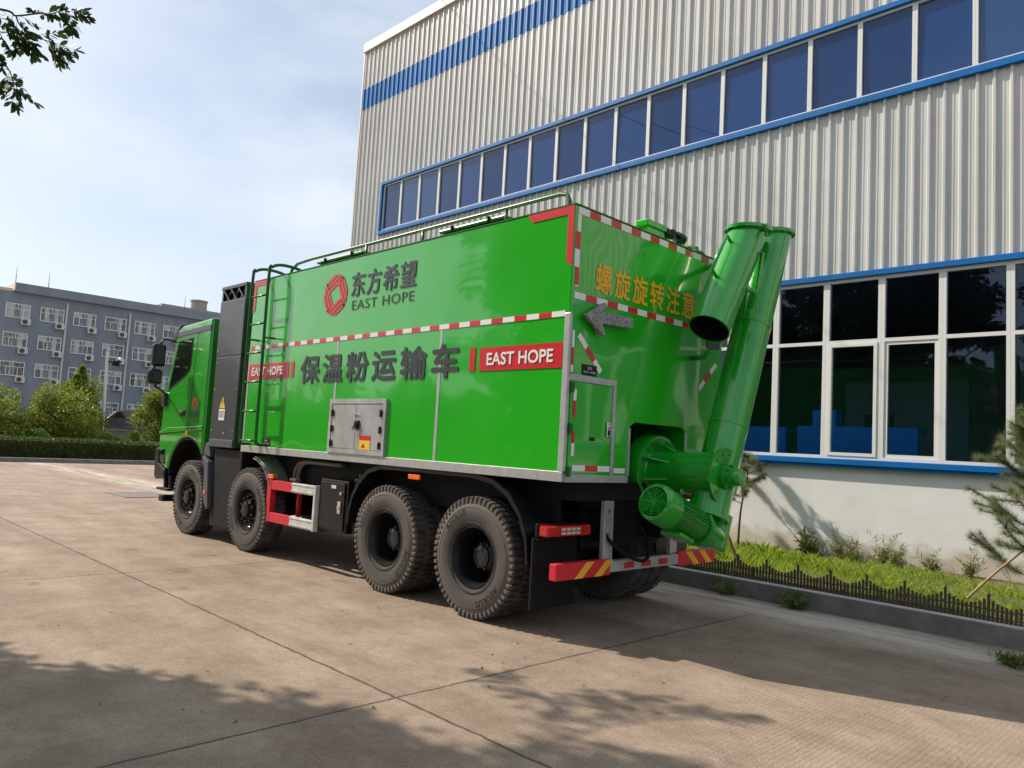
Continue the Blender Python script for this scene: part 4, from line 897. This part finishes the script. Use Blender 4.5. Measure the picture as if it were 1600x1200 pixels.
def pine(name, base, lean, height, nbr, label, seed, zmin=.25, spread=.55):
    rnd = random.Random(seed); root = empty(name, base, label=label, cat='pine tree'); b = MB()
    topv = Vector((lean[0], lean[1], 1)) * height; trunk = smooth_path([(0, 0, -.05), (topv.x * .4 + .02, topv.y * .3, height * .4), (topv.x * .75 - .02, topv.y * .8, height * .75), tuple(topv)])
    b.tube(trunk, .022, 8, .006); tips = []
    for k in range(nbr):
        f = zmin + (1 - zmin) * (k + .5) / nbr; p = trunk[int(f * (len(trunk) - 1))]; a = k * 2.4 + rnd.uniform(-.4, .4); ln = spread * (1.15 - f * .75) * rnd.uniform(.75, 1.2)
        d = Vector((math.cos(a), math.sin(a), .35)); e = p + d * ln * .6; e2 = p + d * ln + Vector((0, 0, ln * .25)); pts = smooth_path([p, e, e2], 4); b.tube(pts, .009, 5, .003); tips.append(pts)
        for q in range(5):
            s = pts[rnd.randint(2, 7)]; dd = Vector((math.cos(a + rnd.uniform(-1, 1)), math.sin(a + rnd.uniform(-1, 1)), rnd.uniform(0, .8))) * ln * .4; tips.append([s, s + dd * .5, s + dd]); b.tube([s, s + dd], .004, 4, .002)
    tips.append(trunk[-5:])
    b.build('trunk', 'pinebark', root)
    P, D = [], []
    for t in tips:
        for i in range(len(t) - 1):
            if i < len(t) * .3 and len(t) > 4: continue
            dirv = (t[i + 1] - t[i]).normalized(); nn = int((t[i + 1] - t[i]).length * 1100) + 8
            for q in range(nn):
                P.append(t[i].lerp(t[i + 1], rnd.random())); v = Vector((rnd.gauss(0, 1), rnd.gauss(0, 1), rnd.gauss(0, 1))).normalized(); D.append((dirv * .75 + v).normalized())
        for q in range(70):
            P.append(t[-1]); v = Vector((rnd.gauss(0, 1), rnd.gauss(0, 1), rnd.gauss(0, 1))).normalized(); D.append(((t[-1] - t[-2]).normalized() * .8 + v * .8).normalized())
    P = np.array([tuple(p) for p in P]); D = np.array([tuple(d) for d in D]); gg = np.random.default_rng(seed); n = len(P); Ln = gg.uniform(.06, .12, n)[:, None]
    s = np.cross(D, gg.normal(size=(n, 3))); s /= np.linalg.norm(s, axis=1, keepdims=True); s *= .0016
    v = np.empty((n, 3, 3)); v[:, 0] = P - s; v[:, 1] = P + s; v[:, 2] = P + D * Ln
    quads('crown', v.reshape(-1, 3), np.arange(n * 3).reshape(n, 3), 'needle', root, gg.random(n)); return root
pine('pine_sapling', (2.12, -5.62, .17), (-.09, -.02), 1.5, 12, 'small pine sapling standing against the white plinth behind the auger tube', 3, .40, .36)
pine('pine_sapling', (-2.58, -3.85, .17), (.03, .05), 2.0, 34, 'bushy young pine at the right end of the grass bed', 8, .15, .66)
b = MB(); b.tube(smooth_path([(.54, -2.98, .12), (.78, -3.03, .45), (.98, -3.12, .80), (1.10, -3.2, 1.05)]), .021, 8, .016)
tag(b.build('tree_stake', 'pinebark'), 'dark leaning stake propping the sapling beside the auger', 'stake')
b = MB(); b.tube(smooth_path([(-1.70, -3.62, .15), (-1.98, -3.72, .50), (-2.23, -3.8, .78), (-2.6, -3.85, 1.2)]), .015, 8, .012)
tag(b.build('tree_stake', 'stake'), 'pale slanting pole propping the bushy pine at the right', 'stake')

def weed(base, h, n, seed, label, spread=.16, leafL=.11, grp='weeds along the plinth wall'):
    rnd = random.Random(seed); root = empty('weed', base, label=label, cat='weed', group=grp); b = MB(); P = []; N_ = []
    for k in range(n + 5):
        a = rnd.uniform(0, 2 * PI); l = rnd.uniform(.2, 1) * spread; hh = h * (rnd.uniform(.55, 1) if k < max(3, n // 2) else rnd.uniform(.15, .45))
        pts = smooth_path([(rnd.uniform(-.04, .04), rnd.uniform(-.03, .03), -.03), (math.cos(a) * l * .4, math.sin(a) * l * .4, hh * .6), (math.cos(a) * l, math.sin(a) * l, hh)], 4); b.tube(pts, .0035, 4, .0015)
        for p in pts[2:]:
            for q in range(3): P.append(tuple(p)); aa = rnd.uniform(0, 2 * PI); N_.append((math.cos(aa), math.sin(aa), .9))
    b.build('stem', 'weed' if False else 'stake', root); cards('foliage', P, N_, leafL, .011 if leafL < .15 else .03, 'weed', root, seed); return root
wl_ = [((1.05, -5.8, .17), .30, 4, 'broad leafed weed clump at the foot of the plinth beside the pine shadows'), ((.93, -5.88, .17), .5, 4, 'thin weed stalk leaning on the plinth left of the tallest stalk'),
       ((.58, -5.86, .17), .62, 7, 'tallest weed stalk rising against the white plinth'), ((.30, -5.8, .17), .36, 7, 'low leafy weed just right of the tallest stalk'),
       ((-.08, -5.85, .17), .52, 9, 'dense weed clump in the middle of the plinth wall'), ((-.30, -5.75, .17), .38, 8, 'short bushy weed on the right of the dense middle clump'),
       ((-.75, -5.85, .17), .30, 5, 'sparse dry weed between the middle clump and the right pine'), ((-1.22, -5.8, .17), .50, 6, 'tall dry weed behind the slanting pole of the right pine')]
for i, (p, h, n, lb) in enumerate(wl_): weed(p, h, n, 20 + i, lb, spread=.2, leafL=.10 if 'broad' not in lb else .15)
for i, (p, h, n, lb) in enumerate((((-.42, -2.24, 0), .17, 16, 'large grass tuft growing at the kerb foot below the fence'), ((.42, -2.26, 0), .18, 10, 'small grass tuft at the kerb foot beside the rear bar'), ((-2.62, -1.62, 0), .05, 12, 'dry flattened tuft on the concrete at the right edge'))):
    weed(p, h, n, 50 + i, lb, .22, .10, 'tufts on the concrete')

# dry leaves scattered over the yard
n = 90; px = np.concatenate([g.uniform(-2.5, 6, 60), g.uniform(-3.2, .5, 30)]); py = np.concatenate([g.uniform(1.3, 5, 60), g.uniform(-1, 2, 30)])
tag(cards('fallen_leaves', np.stack([px, py, np.full(n, .008)], 1), np.tile([[0, 0, 0.0]], (n, 1)), .04, .02, 'deadleaf', None, 4, 0), kind='stuff')
me = bpy.data.objects['fallen_leaves'].data
for v in me.vertices: v.co.z = .006 + abs(v.co.z - .008) * .25
# drain grate in the yard
dg_ = MB(); 
for k in range(22): dg_.box(13.9 + k * .06, 13.948 + k * .06, -1.0, .0, -.02, .012)
dg_.box(13.85, 13.9, -1.04, .04, -.02, .014); dg_.box(15.21, 15.26, -1.04, .04, -.02, .014); dg_.box(13.9, 15.21, -1.04, -1.0, -.02, .0145); dg_.box(13.9, 15.21, 0, .04, -.02, .0145)
M['grate'] = pbr('grate_iron', (.22, .19, .16), .7, noise=(6, .3))
tag(dg_.build('drain_grate', 'grate'), 'dark slotted drain grate in the concrete ahead of the truck', 'drain')

# ------------------------------------------------------------------ background: hedge, shrubs, wall, pole, car, offices
n = 26000; hx0, hx1, hy0, hy1, hz = 30.0, 30.9, -16, 9, .86
f = g.random(n); px = np.where(f < .62, hx0 + g.normal(0, .03, n), g.uniform(hx0, hx1, n)); py = g.uniform(hy0, hy1, n); pz_ = np.where(f < .62, g.uniform(.1, hz, n), hz + g.normal(0, .025, n))
nr = np.where((f < .62)[:, None], np.array([[-1, 0, .3]]), np.array([[0, 0, 1]]))
hedge = empty('clipped_hedge', (30.4, -3.5, .1), label='long low clipped green hedge along the far edge of the yard', cat='hedge')
hm = cards('foliage', np.stack([px - 30.4, py + 3.5, pz_ - .1], 1), nr, .085, .05, 'leaf_hedge', hedge, 6)
b = MB(); b.box(-.34, .46, -12.5, 12.5, -.05, .70); b.build('branches', 'bark', hedge)

def shrub(name, base, rx, ry, h, nleaf, leafL, mat, label, seed, cat='shrub', group='shrubs behind the hedge', lumps=16, trunkh=.3, spikes=0):
    rnd = random.Random(seed); gg = np.random.default_rng(seed); root = empty(name, base, label=label, cat=cat, group=group); b = MB(); C_ = []
    for k in range(lumps):
        a = rnd.uniform(0, 2 * PI); rr = math.sqrt(rnd.random()) * .8; z = trunkh * h + (h * (1 - trunkh) * .85) * rnd.random() ** .8
        sh = 1 - .55 * max(0, (z / h - .45) / .55) ** 1.5
        c = Vector((math.cos(a) * rx * rr * sh, math.sin(a) * ry * rr * sh, z)); s = rnd.uniform(.22, .38) * min(rx, ry, h * .6); C_.append((c, s))
    for k in range(spikes):
        a = rnd.uniform(0, 2 * PI); c = Vector((math.cos(a) * rx * .5 * rnd.random(), math.sin(a) * ry * .6 * rnd.random(), h * rnd.uniform(.92, 1.1))); [C_.append((c - Vector((0, 0, .16 * q)), (.05 + .035 * q) * min(rx, ry))) for q in range(5)]
    for c, s in C_:
        b.tube(smooth_path([(0, 0, -.1), (c.x * .3, c.y * .3, c.z * .5), tuple(c)], 3), .02 + .012 * h, 5, .006)
    b.build('trunk', 'bark', root); per = nleaf // len(C_); P, Nn = [], []
    for c, s in C_:
        d = gg.normal(size=(per, 3)); d /= np.linalg.norm(d, axis=1, keepdims=True); r = s * gg.uniform(.35, 1.12, per) ** .6
        P.append(np.array(c)[None] + d * r[:, None] * np.array([[1, 1, .85]])); Nn.append(d * .6 + np.array([[0, 0, .4]]))
    cards('crown', np.concatenate(P), np.concatenate(Nn), leafL, leafL * .5, mat, root, seed); return root
shrub('shrub', (34.5, -.7, .1), 2.3, 2.6, 3.1, 15000, .13, 'leaf_bush', 'broad yellow green shrub at the far left behind the hedge', 11, lumps=40, trunkh=.08, spikes=0)
shrub('shrub', (34.0, -3.6, .1), 1.9, 2.0, 3.1, 13000, .13, 'leaf_bush', 'rounded yellow green shrub between the far left shrub and the tall one', 12, lumps=40, trunkh=.08, spikes=0)
shrub('shrub', (36.5, -5.15, .1), 1.7, 1.45, 3.9, 13000, .13, 'leaf_bush', 'tallest shrub with upright shoots beside the white pole', 13, lumps=40, trunkh=.10, spikes=3)
shrub('shrub', (38.0, -9.75, .1), 1.9, 1.85, 3.6, 13000, .13, 'leaf_bush', 'domed shrub just left of the truck cab in front of the offices', 14, lumps=40, trunkh=.08)
shrub('shrub', (36.0, 3.6, .1), 2.2, 2.4, 3.3, 5000, .15, 'leaf_bush', 'shrub at the left edge of the photo behind the hedge', 15, lumps=18, trunkh=.1)
shrub('shrub', (33.0, -10.5, .1), 2.0, 2.2, 2.4, 4000, .15, 'leaf_bush', 'shrub behind the hedge hidden by the cab', 16, lumps=16, trunkh=.1)
for i, (p, rx, ry, h, lb) in enumerate((((31.9, -2.4, .1), .7, .9, 1.15, 'bright low bush peeping over the hedge below the rounded shrub'), ((32.0, -4.9, .1), .8, 1.2, 1.2, 'bright spreading bush over the hedge below the white pole'), ((31.9, -6.6, .1), .7, 1.1, 1.25, 'bright low bush over the hedge next to the truck bumper'), ((32.0, -.2, .1), .7, 1.0, 1.2, 'bright low bush over the hedge at the far left'))):
    shrub('low_bush', p, rx, ry, h, 2600, .10, 'leaf_under', lb, 60 + i, 'bush', 'low bushes over the hedge', 10, .2)

wl = MB(); wl.box(39.9, 40.1, -40, -6.0, 0, 1.25); wl.box(39.85, 40.15, -40, -5.95, 1.25, 1.36)
tag(wl.build('garden_wall', 'wallgrey'), 'low grey garden wall behind the hedge near the cab', 'wall')
po = empty('camera_pole', (36.0, -6.02, .1), label='slim white pole with a camera and a floodlight rising among the shrubs', cat='pole')
b = MB(); b.cyl((0, 0, 0), (0, .05, 2.55), .085, .075, 16); b.cyl((0, .05, 2.55), (0, .12, 5.0), .07, .06, 16); b.build('pole', 'polepaint', po)
b = MB(); b.box(-.18, .02, -.42, -.12, 4.35, 4.6, .03); b.box(-.05, .05, -.14, .08, 4.5, 4.56); b.build('floodlight', 'black', po)
b = MB(); b.cyl((-.05, -.42, 4.72), (-.35, -.42, 4.68), .07); b.box(-.06, .02, -.48, .08, 4.76, 4.80); b.build('camera_head', 'polepaint', po)
# parked car (far behind the shrubs)
sheet('terrace', 40.1, 84.9, -75, 40, .84, 'concrete')
car = empty('parked_car', (55.0, -13.3, .85), R(78), label='dark blue car parked behind the shrubs in front of the offices', cat='car')
prof = [(-2.25, .45), (-2.3, .85), (-2.2, 1.05), (-1.95, 1.12), (-1.3, 1.72), (-.7, 1.86), (.2, 1.86), (.85, 1.72), (1.35, 1.2), (2.1, 1.02), (2.3, .8), (2.3, .45)]
b = MB(); b.prism(prof, 'Y', -.88, .88, .06); b.build('body', 'carpaint', car)
b = MB(); [b.prism([(-1.55, 1.22), (-1.15, 1.62), (-.7, 1.74), (.2, 1.74), (.7, 1.62), (1.05, 1.22)], 'Y', s * .875, s * .888) for s in (1, -1)]; b.build('side_window', 'cabglass', car)
b = MB(); b.prism([(-1.97, 1.2), (-1.4, 1.70), (-1.38, 1.66), (-1.92, 1.18)], 'Y', -.7, .7); b.build('rear_window', 'cabglass', car)
for x in (-1.4, 1.45):
    for s in (1, -1):
        b = MB(); b.lathe([(0, -.1), (.2, -.1), (.33, -.1), (.34, 0), (.33, .1), (.2, .1), (0, .08)], (x, s * .8, .34), (0, 1, 0), 20); b.build('wheel', 'rubberblk', car)

# offices: facade on X = 85
XO = 85.0; of = empty('office_building', (XO, -22, 0), label='long grey blue four storey office block with white windows beyond the hedge', cat='building')
def ox(b, x0, x1, y0, y1, z0, z1): b.box(x0 - XO, x1 - XO, y0 + 22, y1 + 22, z0, z1)
b = MB(); ox(b, XO, XO + 14, -75, -6, -.2, 14.3); b.build('wall', 'officewall', of)
b = MB(); ox(b, XO - .5, XO + 14.3, -75, -11.4, 14.31, 15.2); b.build('parapet', 'officewall', of)
b = MB(); ox(b, XO - .45, XO + 13, -11.39, -11.3, 14.4, 15.15); ox(b, XO, XO + 14, -11.2, -6, 14.31, 14.6); b.build('parapet_return', 'officecream', of)
b = MB(); ox(b, XO + .5, XO + 6, -75, -25.8, 15.21, 15.65); b.build('roof_kerb', 'wallgrey', of)
b = MB(); b.cyl((1.2, -8.3, 15.2), (1.2, -8.3, 16.6), .95, .9); b.cyl((1.2, -8.3, 16.6), (1.2, -8.3, 16.75), 1.0); b.build('water_tank', 'tank', of)
for y in (-11.4, -14.3, -28.2): b = MB(); b.cyl((0, y + 22, 15.2), (0, y + 22, 16.8), .04, .015, 6); b.build('lightning_rod', 'acdark', of)
win0 = None; acs = None
for r_i, zc in enumerate((12.42, 9.5, 6.6, 3.2)):
    for k in range(18):
        yc = -8.8 - 3.05 * k - .0
        if yc < -62: continue
        if k == 0 and r_i == 0: pass
        b = None
        if win0 is None:
            b = MB(); frame_rect(b, -.0, .0001, 0, 0, 0, 0, 0) if False else None
            b.box(-.06, .05, -1.08, 1.08, -.72, -.64); b.box(-.06, .05, -1.08, 1.08, .64, .72); b.box(-.06, .05, -1.08, -1.0, -.639, .639); b.box(-.06, .05, 1.0, 1.08, -.639, .639)
            b.box(-.05, .04, -.999, .999, .16, .215); [b.box(-.055, .045, y - .03, y + .03, -.639, .159) for y in (-.5, .5)]; b.box(-.05, .04, -.03, .03, .216, .639)
            win0 = b.build('window', 'frame', of); q = win0
            c = MB(); c.box(-.02, .0, -.999, .999, -.639, .639); pane0 = c.build('pane', 'officeglass', q)
            c = MB(); c.box(.0005, .02, -.99, -.42, -.63, .63) ; cu0 = None; c.bm.free()
        else: q = copy_tree(win0)
        q.location = (-.03, yc + 22 - 3.05 + .0, zc)
        rr = random.Random(k * 7 + r_i)
        for y0, y1 in ((-.99, -.99 + rr.uniform(.2, .9)), (.99 - rr.uniform(.2, .9), .99)): c = MB(); c.box(-.026, -.021, y0, y1, -.63, .63 if rr.random() < .7 else .15); c.build('curtain', 'curtain', q)
        if acs is None:
            c = MB(); c.box(-.45, -.02, -.42, .42, -.30, .30, .03); acs = c.build('air_conditioner', 'acwhite', of); a_ = acs
            c = MB(); c.lathe([(0, 0), (.22, 0), (.24, -.01)], (-.462, .1, 0), (-1, 0, 0), 20); c.build('fan', 'acdark', acs)
        elif r_i < 3: a_ = copy_tree(acs)
        else: a_ = None
        if a_: a_.location = (-.05, yc + 22 - 3.05 - .72, zc - 1.05)
for y in (-16.2, -22.4, -31.6, -40.8): b = MB(); b.cyl((-.12, y + 22, .1), (-.12, y + 22, 13.9), .10, n=10); b.build('drainpipe', 'acwhite', of)
b = MB(); ox(b, XO - .05, XO, -25, -23.2, 0, 2.7); b.build('door', 'acdark', of)

# ------------------------------------------------------------------ foreground trees (left, mostly outside the frame; one branch reaches in)
def tree(base, h_tr, centre, rad, nlumps, nleaf, leafL, label, seed, group='broadleaf trees left of the yard'):
    rnd = random.Random(seed); gg = np.random.default_rng(seed); root = empty('broadleaf_tree', base, label=label, cat='tree', group=group); b = MB()
    fork = Vector((rnd.uniform(-.1, .1), rnd.uniform(-.1, .1), h_tr)); b.tube(smooth_path([(0, 0, -.2), (.05, .02, h_tr * .5), tuple(fork)], 5), .16, 12, .11)
    off = Vector(centre) - Vector(base); C_ = []
    for k in range(nlumps):
        d = Vector((rnd.gauss(0, 1), rnd.gauss(0, 1), rnd.gauss(0, 1))).normalized() * rnd.random() ** .4
        c = off + Vector((d.x * rad[0], d.y * rad[1], d.z * rad[2])); C_.append((c, rnd.uniform(.45, .8)))
        mid = fork.lerp(c, .5) + Vector((0, 0, .25)); b.tube(smooth_path([fork, mid, c], 4), .05, 6, .01)
    b.build('trunk', 'bark', root); per = nleaf // nlumps; P, Nn = [], []
    for c, s in C_:
        d = gg.normal(size=(per, 3)); d /= np.linalg.norm(d, axis=1, keepdims=True); r = s * gg.uniform(.1, 1.1, per) ** .5
        P.append(np.array(c)[None] + d * r[:, None] * np.array([[1, 1, .7]])); Nn.append(d * .4 + np.array([[0, 0, -.2]]))
    cards('crown', np.concatenate(P), np.concatenate(Nn), leafL, leafL * .5, 'leaf_tree', root, seed, hang=.3); return root, C_, fork
tA, CA, forkA = tree((5.4, 8.8, 0), 2.6, (4.6, 7.95, 6.3), (3.2, 2.1, 3.0), 80, 58000, .18, 'broadleaf tree on the left whose leafy branch hangs into the top left corner', 31)
tree((11.5, 12.5, 0), 2.6, (11.5, 12.5, 4.2), (2.0, 1.9, 1.3), 18, 7000, .17, 'broadleaf tree further along the left side of the yard', 32)
tree((8.6, 10.6, 0), 2.6, (8.6, 10.7, 6.0), (2.2, 2.0, 2.9), 50, 30000, .18, 'unseen broadleaf tree added between the branch tree and the far one on the left', 34)  # added out of view so the lower window panes mirror foliage, not sky
tree((-1.5, 10.5, 0), 2.6, (-1.2, 10.2, 5.8), (2.8, 2.0, 2.5), 44, 26000, .18, 'broadleaf tree beside the viewpoint on the left', 33)
# the branch reaching into the picture
base = Vector((5.4, 8.8, 0)); b = MB()
br1 = [(4.85, 5.9, 5.75), (4.84, 5.01, 5.68), (4.77, 4.64, 5.71), (4.77, 4.57, 5.69), (4.7, 4.39, 5.77), (4.67, 4.29, 5.8), (4.59, 4.16, 5.89)]
br2 = [(4.77, 4.57, 5.69), (4.79, 4.51, 5.61), (4.79, 4.35, 5.56), (4.76, 4.21, 5.55)]
br3 = [(4.9, 5.6, 5.73), (5.06, 4.97, 5.65), (5.11, 4.7, 5.45), (5.15, 4.55, 5.31), (5.17, 4.48, 5.22), (5.2, 4.44, 5.11)]
br4 = [(4.84, 5.1, 5.68), (4.97, 4.88, 5.62), (4.96, 4.66, 5.55), (4.92, 4.56, 5.58), (4.91, 4.44, 5.56)]
b.tube(smooth_path([tuple(forkA + base), (5.2, 7.2, 4.9), (4.95, 6.5, 5.6), br1[0]], 5), .045, 8, .016)
for p_, r0 in ((br1, .015), (br2, .008), (br3, .011), (br4, .008)): b.tube(smooth_path(p_, 4), r0, 6, .004)
P, D, Sz = [], [], []; rnd = random.Random(77); vert = []
def compound(p, d, n, l):
    """pinnate leaf: rachis with paired leaflets and one at the tip"""
    s = d.cross(Vector((rnd.gauss(0, 1), rnd.gauss(0, 1), rnd.gauss(0, 1)))).normalized(); e = p + d * l; b.tube([p, p.lerp(e, .5) + Vector((0, 0, .006)), e], .0022, 4, .001)
    for i in range(n):
        q = p.lerp(e, .35 + .65 * i / max(1, n - 1))
        for sg in (-1, 1):
            dd = (d * .75 + s * sg + Vector((0, 0, -.25))).normalized(); vert.append((q, dd, l * .5 * rnd.uniform(.8, 1.15)))
    vert.append((e, d, l * .55))
for br in (br1[1:], br2, br3[1:], br4):
    pts = smooth_path(br, 5)
    for i, p in enumerate(pts):
        if rnd.random() < .80:
            dirv = (pts[min(i + 1, len(pts) - 1)] - pts[max(i - 1, 0)]).normalized()
            d = (dirv * .5 + Vector((rnd.gauss(0, .6), rnd.gauss(0, .6), rnd.gauss(-.55, .5)))).normalized(); compound(p, d, rnd.choice((3, 3, 4, 4)), rnd.uniform(.14, .22))
    for q in range(3): compound(pts[-1], (Vector((rnd.gauss(0, .5), -.3 + rnd.gauss(0, .4), -.6 + rnd.gauss(0, .4)))).normalized(), 4, .19)
for v in b.bm.verts: v.co -= base
b.build('overhanging_branch', 'bark', tA)
n = len(vert); V = np.empty((n, 6, 3)); gg = np.random.default_rng(9)
for i, (p, d, l) in enumerate(vert):
    s = d.cross(Vector(gg.normal(size=3))).normalized() * l * .21; nn = d.cross(s).normalized() * l * .05; p = p - base
    for j, q in enumerate((p, p + d * l * .3 + s * .85 + nn, p + d * l * .68 + s + nn, p + d * l, p + d * l * .68 - s + nn, p + d * l * .3 - s * .85 + nn)): V[i, j] = q
quads('branch_leaves', V.reshape(-1, 3), np.arange(n * 6).reshape(n, 6), 'leaf_tree', tA, gg.random(n))

# the belt of far trees across the yard on the left (seen mirrored in the truck's side)
gg = np.random.default_rng(44); n = 30000; tx = gg.uniform(-30, 120, n); hh = 4.4 + 1.5 * np.sin(tx * .55) + .9 * np.sin(tx * 1.7 + 1) + 6.0 * np.clip((tx - 62) / 8, 0, 1)
tag(cards('tree_belt', np.stack([tx, gg.uniform(27, 30, n), hh * gg.random(n) ** .8], 1), np.tile([[0, -1, .3]], (n, 1)), .75, .5, 'leaf_hedge', None, 45), kind='stuff')

# overhead cable
b = MB(); a0 = Vector((14.9, -6.0, 13.45)); 
b.tube(smooth_path([(11.38, -6.02, 13.44), (11.26, -4.79, 12.95), (10.2, -2.36, 12.2), (7.5, 3.0, 11.2), (3.0, 11.0, 10.6), (-2, 19, 10.7)], 5), .012, 6)
tag(b.build('overhead_cable', 'black'), 'thin black cable running off the corner of the factory roof', 'cable')
